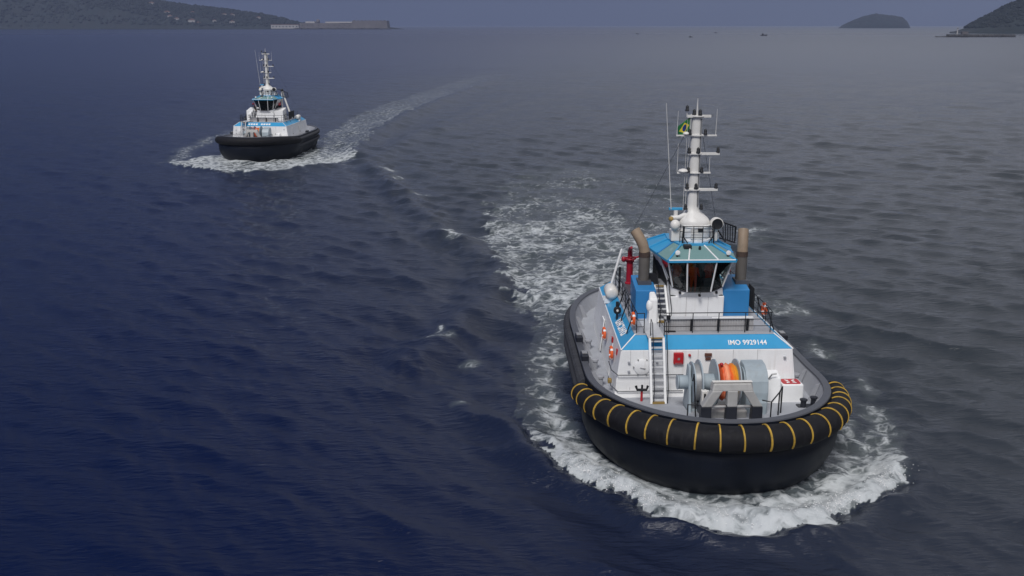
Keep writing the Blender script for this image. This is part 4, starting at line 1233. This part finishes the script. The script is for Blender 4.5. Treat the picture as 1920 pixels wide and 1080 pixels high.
    for (x, z, y) in ((-0.38, 15.07, 11.95), (0.46, 15.07, 11.95), (-0.36, 14.1, 11.95), (0.10, 14.1, 11.86), (1.2, 14.1, 12.0), (-0.36, 13.06, 11.95), (0.36, 13.06, 11.95), (-0.38, 12.18, 11.95), (0.08, 12.18, 11.86), (1.2, 12.18, 12.0),
                      (-0.42, 11.06, 11.85), (0.42, 11.06, 11.85), (-0.18, 16.1, 12.0), (0.12, 16.1, 11.9), (-0.56, 16.3, 12.0)):
        nav_light(MS, x, y, z, 1.05)
    MB().cyl((-0.56, 12, 16.0), (-0.56, 12, 16.34), 0.02, seg=6).build("light_stalk", "mast_white", MS)
    MB().lathe([(0.05, 16.1), (0.035, 16.5), (0.012, 16.95)], (0.0, 12.1, 0), 'Z', 8).build("mast_tip", "mast_white", MS, True)
    for (xa_, za, xb_, zb_, r) in ((-1.18, 11.05, -1.68, 16.7, 0.022), (1.02, 15.05, 1.04, 16.4, 0.016), (-0.95, 13.05, -0.95, 14.6, 0.014), (0.78, 13.05, 0.78, 14.0, 0.014), (-1.05, 15.05, -1.02, 16.3, 0.014), (-0.42, 11.0, -0.38, 16.0, 0.012), (-0.54, 11.0, -0.50, 16.0, 0.012)):
        MB().cyl((xa_, 12.0, za), (xb_, 12.0, zb_), r, r * 0.55, 6).build("whip_antenna", "mast_white", MS)
    MB().lathe([(0.24, 0), (0.27, 0.05), (0.22, 0.13), (0.08, 0.17)], (-0.62, 12.0, 13.08), 'Z', 18).build("satellite_dome", "dome_white", MS, True)
    MB().lathe([(0.16, 0), (0.18, 0.05), (0.13, 0.12), (0.04, 0.15)], (-0.55, 12.0, 15.07), 'Z', 16).build("satellite_dome", "dome_white", MS, True)
    # radars, searchlights and boxes round the foot of the mast
    MB().tube([(-0.35, 12.0, 10.75), (-0.75, 11.9, 10.62), (-1.2, 11.9, 10.6)], [0.16, 0.13, 0.12], 10).build("radar_arm", "mast_white", MS, True)
    MB().box(-1.28, -0.5, 12.05, 12.2, 10.98, 11.12).build("radar_scanner", "band_blue", MS, bevel=0.03).rotation_euler = (0, 0, 0)
    MB().cyl((-0.9, 12.1, 10.7), (-0.9, 12.1, 10.98), 0.12, seg=12).build("radar_pedestal", "mast_white", MS, True)
    MB().ball((-1.02, 11.5, 10.28), 0.27, 0.27, 0.3).build("satellite_dome", "dome_white", MS, True)
    MB().box(-1.2, -0.62, 11.5, 12.2, 9.38, 9.98).build("equipment_box", "dome_white", MS, bevel=0.05)
    MB().ball((-1.2, 11.8, 10.56), 0.14, 0.14, 0.14).build("yellow_lamp", "tread_brass", MS, True)
    SL = MB().lathe([(0.20, 0.34), (0.32, 0.26), (0.34, -0.10), (0.30, -0.12)], (1.26, 11.6, 10.32), 'Y', 22).build("searchlight", "dome_white", MS, True)
    MB().lathe([(0.30, -0.122), (0.29, -0.17), (0.2, -0.14)], (1.26, 11.6, 10.32), 'Y', 22).build("searchlight_lens", "rail_black", MS, True)
    MB().cyl((1.26, 11.65, 9.38), (1.26, 11.65, 10.0), 0.08, seg=10).build("searchlight_post", "dome_white", MS)
    MB().box(1.05, 1.5, 11.9, 12.6, 9.38, 9.78).build("equipment_box", "dome_white", MS, bevel=0.05)
    # black barred guard behind the wheelhouse roof, to port
    mb = MB()
    mb.tube([(1.35, 12.9, 10.35), (2.85, 13.6, 9.72), (2.9, 13.9, 8.85)], 0.045, 6); mb.tube([(1.6, 12.9, 9.3), (2.85, 13.6, 8.82)], 0.04, 6)
    GD = mb.build("barred_guard", "rail_black", T, True)
    for k in range(6):
        t = 0.42 + k * 0.11
        MB().cyl((1.35 + 1.5 * t, 12.9 + 0.7 * t, 10.35 - 0.63 * t), (1.5 + 1.35 * t, 12.9 + 0.7 * t, 9.3 - 0.48 * t), 0.03, seg=6).build("bar", "rail_black", GD)
    MB().tube([(1.3, 12.2, 10.1), (1.85, 11.8, 9.25)], 0.05, 6).build("rail_brace", "rail_black", T, True)
    for s in (-1, 1):
        MB().cyl((0.03 + s * 0.2, 12.3, 15.8), (s * 3.0, 17.4, 7.5), 0.012, seg=5).build("stay_wire", "cap_grey", MS)
    MB().tube([(0.22, 11.93, 11.2), (0.22, 11.93, 13.5), (0.20, 11.93, 15.9)], 0.022, 6).build("cable_run", "cap_grey", MS)
    # plating seams
    for x in (-3.9, -2.0, -0.45, 1.35, 2.6):
        MB().hexa([(x - 0.012, 6.925, 2.6), (x + 0.012, 6.925, 2.6), (x + 0.012, 6.95, 2.6), (x - 0.012, 6.95, 2.6), (x - 0.012, 6.993, 4.72), (x + 0.012, 6.993, 4.72), (x + 0.012, 7.02, 4.72), (x - 0.012, 7.02, 4.72)]).build("plate_seam", "ribbed_grey", T)
    for x in (-0.55, 0.62):
        MB().box(x - 0.01, x + 0.01, 9.912, 9.93, f0, 6.7).build("plate_seam", "ribbed_grey", T)
    # ---- fire monitor on its pedestal
    FM = MB().lathe([(0.26, 0), (0.26, 0.06), (0.19, 0.1), (0.19, 1.25), (0.25, 1.28), (0.25, 1.38), (0.14, 1.42), (0.14, 1.6)], (-2.98, 14.2, f0 + 0.965), 'Z', 18).build("fire_monitor", "monitor_red", T, True)
    zc = f0 + 0.965
    MB().torus((-2.98, 14.15, zc + 1.48), 0.30, 0.05, 'Z', 20, 8).build("hand_wheel", "monitor_red", FM, True)
    MB().tube([(-2.98, 14.2, zc + 1.55), (-2.99, 14.15, zc + 1.9), (-3.02, 13.9, zc + 2.1), (-3.06, 13.3, zc + 2.32)], [0.13, 0.14, 0.12, 0.07], 12).build("nozzle", "monitor_red", FM, True)
    MB().tube([(-2.98, 14.1, zc + 1.55), (-2.6, 14.0, zc + 1.58), (-2.45, 13.95, zc + 1.66)], 0.055, 8).build("tiller", "monitor_red", FM, True)
    MB().ball((-3.36, 14.1, zc + 1.45), 0.14, 0.14, 0.17).build("gear_case", "monitor_red", FM, True)
    # life-raft canister and aft frame on each quarter
    for s in (-1, 1):
        RC = MB().lathe([(0.15, -0.62), (0.33, -0.56), (0.38, -0.45), (0.38, 0.45), (0.33, 0.56), (0.15, 0.62)], (s * 3.86, 15.4, 5.52), 'Y', 20).build("raft_canister", "dome_white", T, True)
        MB().box(s * 3.86 - 0.42, s * 3.86 + 0.42, 15.05, 15.12, 4.88, 5.15).build("raft_cradle", "white_paint", RC)
        MB().box(s * 3.86 - 0.42, s * 3.86 + 0.42, 15.68, 15.75, 4.88, 5.15).build("raft_cradle", "white_paint", RC)
        AF = MB().tube([(s * 3.72, 17.0, 5.2), (s * 3.05, 17.2, 7.6)], 0.075, 8).build("aft_frame", "white_paint", T, True)
        MB().tube([(s * 3.45, 18.1, 5.3), (s * 3.0, 17.4, 7.6)], 0.06, 8).build("frame_strut", "white_paint", AF, True)
        for k in range(6):
            t = 0.1 + k * 0.14
            a = Vector((s * 3.72, 17.0, 5.2)).lerp(Vector((s * 3.05, 17.2, 7.6)), t); b = Vector((s * 3.45, 18.1, 5.3)).lerp(Vector((s * 3.0, 17.4, 7.6)), t)
            MB().cyl(a, b, 0.025, seg=6).build("frame_rung", "white_paint", AF)
    MB().cyl((-3.3, 15.9, f0), (-3.3, 15.9, f0 + 1.5), 0.07, seg=8).build("deck_lamp_post", "rail_black", T)
    MB().lathe([(0.12, 0), (0.2, 0.1), (0.2, 0.3), (0.05, 0.36)], (-2.3, 13.9, f0 + 1.5), 'Z', 14).build("small_dome", "dome_white", T, True)
    MB().cyl((-2.3, 13.9, f0), (-2.3, 13.9, f0 + 1.5), 0.05, seg=8).build("dome_post", "rail_black", T)
    # black floodlight standing on the blue starboard slope
    FL = MB().cyl((-4.0, 11.6, 4.95), (-4.0, 11.6, 5.35), 0.06, seg=8).build("slope_floodlight", "rail_black", T)
    MB().lathe([(0.10, 0.16), (0.19, 0.10), (0.22, -0.10), (0.18, -0.12)], (-4.0, 11.6, 5.5), 'Y', 16).build("lamp_head", "rail_black", FL, True)
    MB().lathe([(0.07, -0.125), (0.06, -0.15)], (-4.0, 11.6, 5.5), 'Y', 12).build("lamp_lens", "dome_white", FL)
    MB().box(-4.08, -3.92, 11.55, 11.65, 5.68, 5.98).build("lamp_bracket", "rail_black", FL)
    for (y, z) in ((9.9, 4.32), (8.0, 4.28)):
        MB().box(-4.50, -4.42, y - 0.10, y + 0.10, z - 0.12, z + 0.18).build("extinguisher_sign", "signal_red", T)
    MB().box(-4.95, -4.75, 7.5, 7.75, 2.75, 3.0).build("yellow_valve", "tread_brass", T, bevel=0.04)
    # ---- fore deck gear
    dzw = float(deck_z(4.7))
    ax_y, ax_z = 4.75, 3.86
    WN = MB()
    WN.box(-1.45, 2.3, 4.3, 5.4, dzw - 0.05, dzw + 0.14)
    WN.cyl((-1.85, ax_y, ax_z), (1.6, ax_y, ax_z), 0.11, seg=14)
    WN = WN.build("towing_winch", "winch_grey", T, bevel=0.02)
    MB().lathe([(0.30, -1.88), (0.34, -1.85), (0.34, -1.30), (0.30, -1.26)], (0, ax_y, ax_z), 'X', 22).build("winch_motor", "winch_grey", WN, True)
    MB().lathe([(0.36, -1.94), (0.36, -1.90)], (0, ax_y, ax_z), 'X', 22).build("motor_flange", "winch_grey", WN, True)
    for x, r_ in ((-1.22, 1.0), (-0.88, 1.10), (-0.12, 1.12), (0.95, 1.12)):
        MB().lathe([(0.3, -0.05), (r_ - 0.04, -0.035), (r_, -0.03), (r_, 0.03), (r_ - 0.04, 0.035), (0.3, 0.05)], (x, ax_y, ax_z), 'X', 40).build("drum_flange", "winch_grey", WN, True)
    MB().lathe([(0.40, -0.84), (0.40, -0.16)], (0, ax_y, ax_z), 'X', 26).build("drum", "winch_grey", WN, True)
    MB().lathe([(0.92, -1.17), (0.92, -0.93)], (0, ax_y, ax_z), 'X', 32).build("brake_band", "steel", WN, True)
    prof = [(0.2, 0.10)]
    for k in range(10):
        x = 0.12 + k * 0.078; rr_ = 0.84 + 0.05 * math.sin(k * 1.9)
        prof += [(rr_ - 0.03, x), (rr_ + 0.035, x + 0.039)]
    prof += [(0.80, 0.90), (0.2, 0.905)]
    MB().lathe(prof, (0, ax_y, ax_z), 'X', 36).build("winch_rope", "winch_rope", WN, True)
    MB().ball((0.14, ax_y - 0.25, ax_z + 0.98), 0.09).build("rope_end", "signal_red", WN, True)
    for x in (-1.36, 0.06 - 0.9 + 0.12):
        pass
    # support frame with link and brake lever, left of the drum
    MB().hexa([(-1.45, 4.0, dzw), (-1.33, 4.0, dzw), (-1.33, 5.5, dzw), (-1.45, 5.5, dzw), (-1.45, 4.55, 4.75), (-1.33, 4.55, 4.75), (-1.33, 4.95, 4.75), (-1.45, 4.95, 4.75)]).build("bearing_frame", "winch_grey", WN, bevel=0.02)
    MB().box(-0.98, -0.72, 3.48, 3.78, 3.0, 3.86).build("brake_bracket", "dome_white", WN, bevel=0.03)
    MB().cyl((-0.85, 3.46, 3.05), (-0.85, 3.42, 3.75), 0.05, seg=8).build("brake_screw", "rail_black", WN)
    MB().box(-1.0, -0.5, 3.9, 4.5, dzw, 3.0).build("brake_base", "cap_grey", WN, bevel=0.03)
    # gear housing: rounded top sloping down to the front
    gp = [(3.95, dzw), (3.95, 3.55), (4.05, 4.1), (4.35, 4.55), (4.75, 4.74), (5.35, 4.78), (5.6, 4.4), (5.65, dzw)]
    MB().prism(gp, 'X', 1.28, 2.36).build("gear_housing", "winch_grey", WN, bevel=0.05)
    MB().lathe([(0.62, -0.06), (0.62, 0.0)], (1.28, 4.8, 3.95), 'X', 26).build("housing_cover", "winch_grey", WN, True)
    MB().box(1.7, 2.2, 3.6, 3.95, dzw, 3.2).build("oil_tank", "winch_grey", WN, bevel=0.03)
    # white box with red top marking beside the winch
    zt_ = 3.26
    WB = MB().hexa([(3.62, 5.75, 2.2), (4.72, 5.75, 2.2), (4.72, 6.66, 2.2), (3.62, 6.66, 2.2), (3.62, 5.78, zt_), (4.70, 5.78, zt_), (4.66, 6.66, zt_), (3.62, 6.66, zt_)]).build("deck_box", "white_paint", T, bevel=0.06)
    MB().prism(rounded(3.68, 4.60, 5.86, 6.58, 0.14), 'Z', zt_ + 0.002, zt_ + 0.014).build("red_marking", "signal_red", WB)
    for (cx, cy) in ((3.96, 6.36), (4.32, 6.36), (3.96, 6.08), (4.32, 6.08)):
        s = 1 if cx > 4.14 else -1; u = 1 if cy > 6.2 else -1
        MB().prism([(cx - s * 0.10, cy - u * 0.09), (cx + s * 0.06, cy - u * 0.09), (cx + s * 0.0, cy - u * 0.03), (cx + s * 0.09, cy + u * 0.07), (cx + s * 0.02, cy + u * 0.10), (cx - s * 0.05, cy + u * 0.02), (cx - s * 0.10, cy + u * 0.05)], 'Z', zt_ + 0.015, zt_ + 0.022).build("white_arrow", "lettering_white", WB)
    WV = MB().hexa([(2.80, 5.6, 2.2), (3.55, 5.6, 2.2), (3.55, 6.6, 2.2), (2.80, 6.6, 2.2), (2.80, 5.85, 3.62), (3.55, 5.85, 3.62), (3.55, 6.6, 3.8), (2.80, 6.6, 3.8)]).build("control_cabinet", "white_paint", T, bevel=0.08)
    MB().tube([(2.9, 5.8, 3.6), (3.02, 5.7, 3.85), (3.25, 5.72, 3.88)], 0.04, 6).build("control_lever", "steel", WV, True)
    # staple (H-bitt) of three legs and a head beam
    by, bx = 2.55, 0.20
    ST = MB().hexa([(bx - 0.98, by - 0.16, 4.26), (bx + 0.98, by - 0.16, 4.26), (bx + 1.0, by + 0.26, 4.26), (bx - 1.0, by + 0.26, 4.26), (bx - 0.86, by - 0.05, 4.62), (bx + 0.86, by - 0.05, 4.62), (bx + 0.98, by + 0.24, 4.66), (bx - 0.98, by + 0.24, 4.66)]).build("towing_staple", "bitt_grey", T, bevel=0.06)
    MB().box(bx - 0.93, bx + 0.93, by - 0.02, by + 0.22, 4.665, 4.69).build("head_plate", "dome_white", ST, bevel=0.01)
    for xb_, xt_ in ((-1.20, -0.72), (0.0, 0.0), (1.20, 0.72)):
        d0, d1 = 2.66, 3.50
        def leg(w0, w1, za, zb2, sh):
            xa_ = bx + xb_ + (xt_ - xb_) * (za - d1 + 0.0) / (4.27 - d1) if za >= d1 else bx + xb_
            xc_ = bx + xb_ + (xt_ - xb_) * (zb2 - d1) / (4.27 - d1) if zb2 > d1 else bx + xb_
            return MB().hexa([(xa_ - w0, by - 0.2, za), (xa_ + w0, by - 0.2, za), (xa_ + w0, by + 0.24, za), (xa_ - w0, by + 0.24, za), (xc_ - w1, by - 0.17, zb2), (xc_ + w1, by - 0.17, zb2), (xc_ + w1, by + 0.22, zb2), (xc_ - w1, by + 0.22, zb2)])
        leg(0.26, 0.25, d0 - 0.1, d1, 0).build("leg_foot", "bitt_black", ST, bevel=0.04)
        leg(0.235, 0.25, d1 + 0.003, 4.3, 0).build("leg", "bitt_grey", ST, bevel=0.05)
    MB().cyl((bx - 1.1, by + 0.1, 3.42), (bx + 1.1, by + 0.1, 3.42), 0.07, seg=12).build("cross_bar", "steel", ST, True)
    MB().box(bx - 0.95, bx + 0.95, by + 0.6, by + 1.0, 2.60, 2.98).build("rope_guide", "bitt_grey", ST, bevel=0.05)
    # guard hoops beside winch
    for p in ([(-1.72, 3.1, 2.58), (-1.72, 3.1, 3.35), (-1.1, 3.1, 3.3), (-1.1, 3.1, 2.58)],
              [(1.75, 2.9, 3.62), (2.15, 2.75, 3.58), (2.15, 2.75, 2.6)], [(2.15, 2.75, 3.58), (2.75, 3.5, 3.78), (2.75, 3.5, 2.58)], [(2.75, 3.5, 3.78), (3.0, 3.9, 3.9), (3.0, 3.9, 2.55)], [(-1.55, 3.1, 4.55), (-1.42, 3.45, 4.75), (-1.3, 3.15, 2.55)]):
        MB().tube(p, 0.036, 7).build("guard_hoop", "rail_black", T, True)
    # hydrant
    HY = MB().cyl((-3.4, 6.2, 2.3), (-3.4, 6.2, 2.85), 0.06, seg=10).build("fire_hydrant", "signal_red", T)
    MB().tube([(-3.72, 6.1, 3.15), (-3.65, 6.1, 2.95), (-3.18, 6.1, 2.95), (-3.12, 6.1, 3.15)], 0.07, 8).build("hydrant_valve", "rail_black", HY, True)
    MB().cyl((-3.4, 6.15, 2.85), (-3.4, 6.15, 3.18), 0.055, seg=8).build("hydrant_stem", "rail_black", HY)
    # aft deck winch and stern bits behind the house
    MB().lathe([(0.7, -1.0), (0.7, -0.95), (0.4, -0.94), (0.4, 0.94), (0.7, 0.95), (0.7, 1.0)], (0, 21.5, 3.1), 'X', 24).build("aft_winch", "winch_grey", T, True)
    MB().box(-1.2, 1.2, 21.0, 22.0, 2.15, 2.6).build("aft_winch_bed", "winch_grey", T)
    return T

def resample3(p, step):
    P = np.array(p, float); d = np.linalg.norm(P[1:] - P[:-1], axis=1); s = np.concatenate([[0], np.cumsum(d)])
    n = max(2, int(s[-1] / step)); q = np.linspace(0, s[-1], n + 1)
    return [tuple(np.interp(t, s, P[:, k]) for k in range(3)) for t in q], s[-1]
def rounded(x0, x1, y0, y1, r):
    p = []
    for cx, cy, a0 in ((x1 - r, y1 - r, 0), (x0 + r, y1 - r, 90), (x0 + r, y0 + r, 180), (x1 - r, y0 + r, 270)):
        for k in range(5):
            a = R(a0 + 22.5 * k); p.append((cx + r * math.cos(a), cy + r * math.sin(a)))
    return p

tug = build_tug(NEAR)

# spray thrown up along the lip of the bow wave
def spray(B, line, n):
    P = np.array(line); d = np.hypot(*(P[1:] - P[:-1]).T); cs = np.concatenate([[0], np.cumsum(d)])
    mb = MB(); g = random.Random(3)
    while n > 0:
        t = g.uniform(0, cs[-1]); clump = g.uniform(0.1, 0.5)
        cx, cy = float(np.interp(t, cs, P[:, 0])), float(np.interp(t, cs, P[:, 1]))
        for _ in range(g.randint(6, 16)):
            x = cx + g.gauss(0, clump); y = cy + 0.6 + g.gauss(0, clump); z = 0.30 + abs(g.gauss(0, 0.22)); r_ = g.uniform(0.012, 0.034) * (1.2 if z < 0.4 else 0.8)
            wx, wy, wz = world(B, x, y, z)
            mb.add([(wx + r_, wy, wz), (wx - r_, wy, wz), (wx, wy + r_, wz), (wx, wy - r_, wz), (wx, wy, wz + r_), (wx, wy, wz - r_)], [(0, 2, 4), (2, 1, 4), (1, 3, 4), (3, 0, 4), (2, 0, 5), (1, 2, 5), (3, 1, 5), (0, 3, 5)])
            n -= 1
    o = mb.build("bow_spray", "lettering_white")
    return tag(o, "fine white spray drops above the near tug's bow wave", "spray", kind="stuff")
tag(tug, "near tug with white wheelhouse, blue band and black bow fender with yellow straps", "tug boat", "tugs under way")

def world(B, x, y, z):
    c_, s_ = math.cos(B[2]), math.sin(B[2])
    return (B[0] + x * c_ - y * s_, B[1] + x * s_ + y * c_, z)

spray(NEAR, [(8.4, 1.6), (6.1, -0.6), (3.4, -2.3), (0.6, -3.1), (-1.9, -2.6), (-3.9, -1.4), (-5.5, 0.6), (-7.2, 2.9)], 1500)

# ---- things carried aboard: lifebuoys, flag, crew
def lifebuoy(B, x, y, z, axis, label):
    r = empty("lifebuoy", world(B, x, y, z), B[2])
    tag(r, label, "lifebuoy", "lifebuoys on the near tug")
    MB().torus((0, 0, 0), 0.30, 0.085, axis, 28, 10).build("ring", "orange", r, True)
    for q in range(4):
        a0 = math.pi / 4 + q * math.pi / 2
        pts = []
        for k in range(5):
            t = a0 - 0.16 + 0.08 * k
            pts.append((0.30 * math.cos(t), 0, 0.30 * math.sin(t)) if axis == 'Y' else (0, 0.30 * math.cos(t), 0.30 * math.sin(t)))
        MB().tube(pts, 0.090, 10).build("reflective_band", "lettering_white", r, True)
    return r
lifebuoy(NEAR, -3.62, 8.35, 5.98, 'X', "orange lifebuoy on the black railing beside the blue exhaust casing and white locker")
lifebuoy(NEAR, 3.66, 9.9, 5.98, 'X', "orange lifebuoy on the port railing near the black rail screen")
lifebuoy(NEAR, -4.62, 12.2, 3.95, 'X', "orange lifebuoy on the white deckhouse side below the black slope floodlight")
lifebuoy(NEAR, -4.64, 8.9, 3.95, 'X', "orange lifebuoy on the white deckhouse side, nearest the front stairway")

def flag(B):
    r = empty("flag", world(B, -0.30, 12.0, 15.2), B[2])
    tag(r, "green and yellow flag hanging beside the mast top", "flag")
    nu, nv_ = 14, 8
    me = bpy.data.meshes.new("flag_cloth"); vs = []; fs = []
    for i in range(nu + 1):
        for j in range(nv_ + 1):
            u, v = i / nu, j / nv_
            x = -0.06 - 0.62 * u * (0.9 + 0.1 * v); z = 0.78 * v - 0.42 * u ** 1.2 * (0.75 + 0.5 * v)
            vs.append((x, 0.10 * math.sin(u * 7 + v * 1.5) * u + 0.15 * u, z))
    for i in range(nu):
        for j in range(nv_):
            a = i * (nv_ + 1) + j; fs.append((a, a + nv_ + 1, a + nv_ + 2, a + 1))
    me.from_pydata(vs, [], fs)
    uv = me.uv_layers.new(name="UVMap")
    for lp_ in me.loops:
        i, j = divmod(lp_.vertex_index, nv_ + 1); uv.data[lp_.index].uv = (i / nu, j / nv_)
    me.polygons.foreach_set("use_smooth", [True] * len(me.polygons))
    me.materials.append(MATS["flag_cloth"])
    o = bpy.data.objects.new("cloth", me); COL.objects.link(o); o.parent = r
    sd_ = o.modifiers.new("solid", 'SOLIDIFY'); sd_.thickness = 0.006
    MB().cyl((-0.03, 0, -0.15), (-0.03, 0, 0.95), 0.018, seg=6).build("staff", "mast_white", r)
flag(NEAR)

def person_mat():
    mt = bpy.data.materials.new("crew_body"); mt.use_nodes = True
    t = mt.node_tree; b = t.nodes["Principled BSDF"]; b.inputs['Roughness'].default_value = 0.8
    tcn = t.nodes.new("ShaderNodeTexCoord"); sp = t.nodes.new("ShaderNodeSeparateXYZ"); t.links.new(tcn.outputs['Object'], sp.inputs[0])
    rp = t.nodes.new("ShaderNodeValToRGB"); rp.color_ramp.interpolation = 'CONSTANT'
    mrn = t.nodes.new("ShaderNodeMath"); mrn.operation = 'DIVIDE'; mrn.inputs[1].default_value = 2.0
    t.links.new(sp.outputs['Z'], mrn.inputs[0]); t.links.new(mrn.outputs[0], rp.inputs[0])
    el = rp.color_ramp.elements
    el[0].position = 0; el[0].color = (0.015, 0.013, 0.012, 1)
    el[1].position = 0.045; el[1].color = (0.85, 0.075, 0.02, 1)
    q = rp.color_ramp.elements.new(0.745); q.color = (0.42, 0.22, 0.14, 1)
    t.links.new(rp.outputs[0], b.inputs['Base Color'])
    MATS["crew_body"] = mt
person_mat()
def person(loc, rz, label, reach):
    r = empty("person", loc, rz)
    tag(r, label, "person", "crew in the wheelhouse")
    V = [(0, 0, 0.96), (0, 0.01, 1.15), (0, 0.0, 1.36), (0, 0, 1.47), (0, -0.02, 1.56), (0, -0.02, 1.66), (0, 0, 1.745),
         (0.19, 0, 1.40), (0.25, 0.02, 1.14), (0.22, -0.16 - 0.12 * reach, 1.00 + 0.1 * reach), (0.20, -0.28 - 0.12 * reach, 1.02 + 0.1 * reach),
         (-0.19, 0, 1.40), (-0.25, 0.03, 1.13), (-0.22, -0.18 - 0.08 * reach, 1.02), (-0.19, -0.30 - 0.08 * reach, 1.05),
         (0.10, 0, 0.88), (0.11, -0.02, 0.50), (0.11, 0.02, 0.09), (0.12, -0.15, 0.04),
         (-0.10, 0, 0.88), (-0.11, -0.02, 0.50), (-0.12, 0.02, 0.09), (-0.13, -0.15, 0.04), (0, -0.12, 1.60)]
    Ed = [(0, 1), (1, 2), (2, 3), (3, 4), (4, 5), (5, 6), (2, 7), (7, 8), (8, 9), (9, 10), (2, 11), (11, 12), (12, 13), (13, 14), (0, 15), (15, 16), (16, 17), (17, 18), (0, 19), (19, 20), (20, 21), (21, 22), (4, 23)]
    rad = [.155, .145, .165, .07, .075, .095, .06, .075, .055, .042, .04, .075, .055, .042, .04, .10, .068, .05, .045, .10, .068, .05, .045, .018]
    for sx, root_i in ((1, 10), (-1, 14)):
        hx, hy, hz_ = V[root_i]
        for q in range(4):
            V.append((hx + sx * (-0.03 + 0.02 * q), hy - 0.09 + 0.008 * abs(q - 1.5), hz_ - 0.02)); Ed.append((root_i, len(V) - 1)); rad.append(0.010)
        V.append((hx - sx * 0.06, hy - 0.04, hz_ + 0.01)); Ed.append((root_i, len(V) - 1)); rad.append(0.011)
    me = bpy.data.meshes.new("body"); me.from_pydata(V, Ed, [])
    o = bpy.data.objects.new("body", me); COL.objects.link(o); o.parent = r
    sk = o.modifiers.new("skin", 'SKIN'); sk.use_smooth_shade = True
    for i, sv in enumerate(me.skin_vertices[0].data):
        sv.radius = (rad[i], rad[i]); sv.use_root = (i == 0)
    ss = o.modifiers.new("sub", 'SUBSURF'); ss.levels = 1; ss.render_levels = 2
    me.materials.append(MATS["crew_body"])
    MB().ball((0, 0.015, 1.70), 0.098, 0.105, 0.085).build("hair", "hair", r, True)
person(world(NEAR, -0.15, 10.30, 6.765), R(4), "crew member in orange coverall behind the middle wheelhouse window", 0.8)
person(world(NEAR, -0.98, 10.85, 6.765), R(-25), "crew member in orange coverall behind the starboard wheelhouse window", 0.2)
person(world(NEAR, 0.80, 10.95, 6.765), R(20), "crew member in orange coverall standing back by the helm chair", 0.0)

# ---- second tug of the same class farther off
far = copy_tree(tug, None, {"fender_strap", "number_lettering", "hatch_dog", "wiper_motor", "bulwark_stay", "rib", "name_character", "red_marking", "exhaust_pipe", "exhaust_collar", "exhaust_tail", "exhaust_mouth", "exhaust_boot", "aft_frame", "monitor_red"})
far.location = (FAR[0], FAR[1], 0); far.rotation_euler = (0, 0, FAR[2])
tag(far, "distant tug with plain black bow fender, blue band and tall thin mast", "tug boat", "tugs under way")
for ch in far.children:
    if ch.name.split('.')[0] == "exhaust_casing":
        ch.material_slots[0].link = 'OBJECT'; ch.material_slots[0].material = MATS["white_paint"]
for (a, b, r_) in (((3.5, 13.2, 5.4), (1.95, 13.6, 10.0), 0.16), ((2.2, 12.6, 7.3), (1.9, 13.5, 9.9), 0.10)):
    MB().cyl(a, b, r_, r_ * 0.8, 10).build("leaning_pipe", "mast_white", far, True)
MB().ball((1.93, 13.6, 10.08), 0.24).build("pipe_cap", "rail_black", far, True)
for k in range(9):
    x = -2.0 + k * 0.42
    if k == 4: continue
    a = Vector((x, 7.22, 4.92)); s = Vector((0, 0.788, 0.615)) * 0.34; wx = Vector((0.3, 0, 0)); n_ = Vector((0, -0.615, 0.788))
    MB().hexa([p + n_ * 0.01 for p in (a, a + wx, a + wx + s, a + s)] + [p + n_ * 0.025 for p in (a, a + wx, a + wx + s, a + s)]).build("name_character", "lettering_white", far)

# ------------------------------------------------------------------ sea haze over the bay
hm = bpy.data.materials.new("haze"); hm.use_nodes = True
t = hm.node_tree; t.nodes.clear()
o_ = t.nodes.new("ShaderNodeOutputMaterial"); pv = t.nodes.new("ShaderNodeVolumePrincipled")
pv.inputs['Color'].default_value = (0.38, 0.46, 0.70, 1)
pv.inputs['Density'].default_value = 0.00007
pv.inputs['Anisotropy'].default_value = 0.0
t.links.new(pv.outputs[0], o_.inputs['Volume'])
MATS["haze"] = hm
hb = MB().box(-15500, 15500, -15500, 15500, -8, 330).build("haze", "haze")
tag(hb, "pale blue sea haze over the whole bay", "haze", kind="stuff")
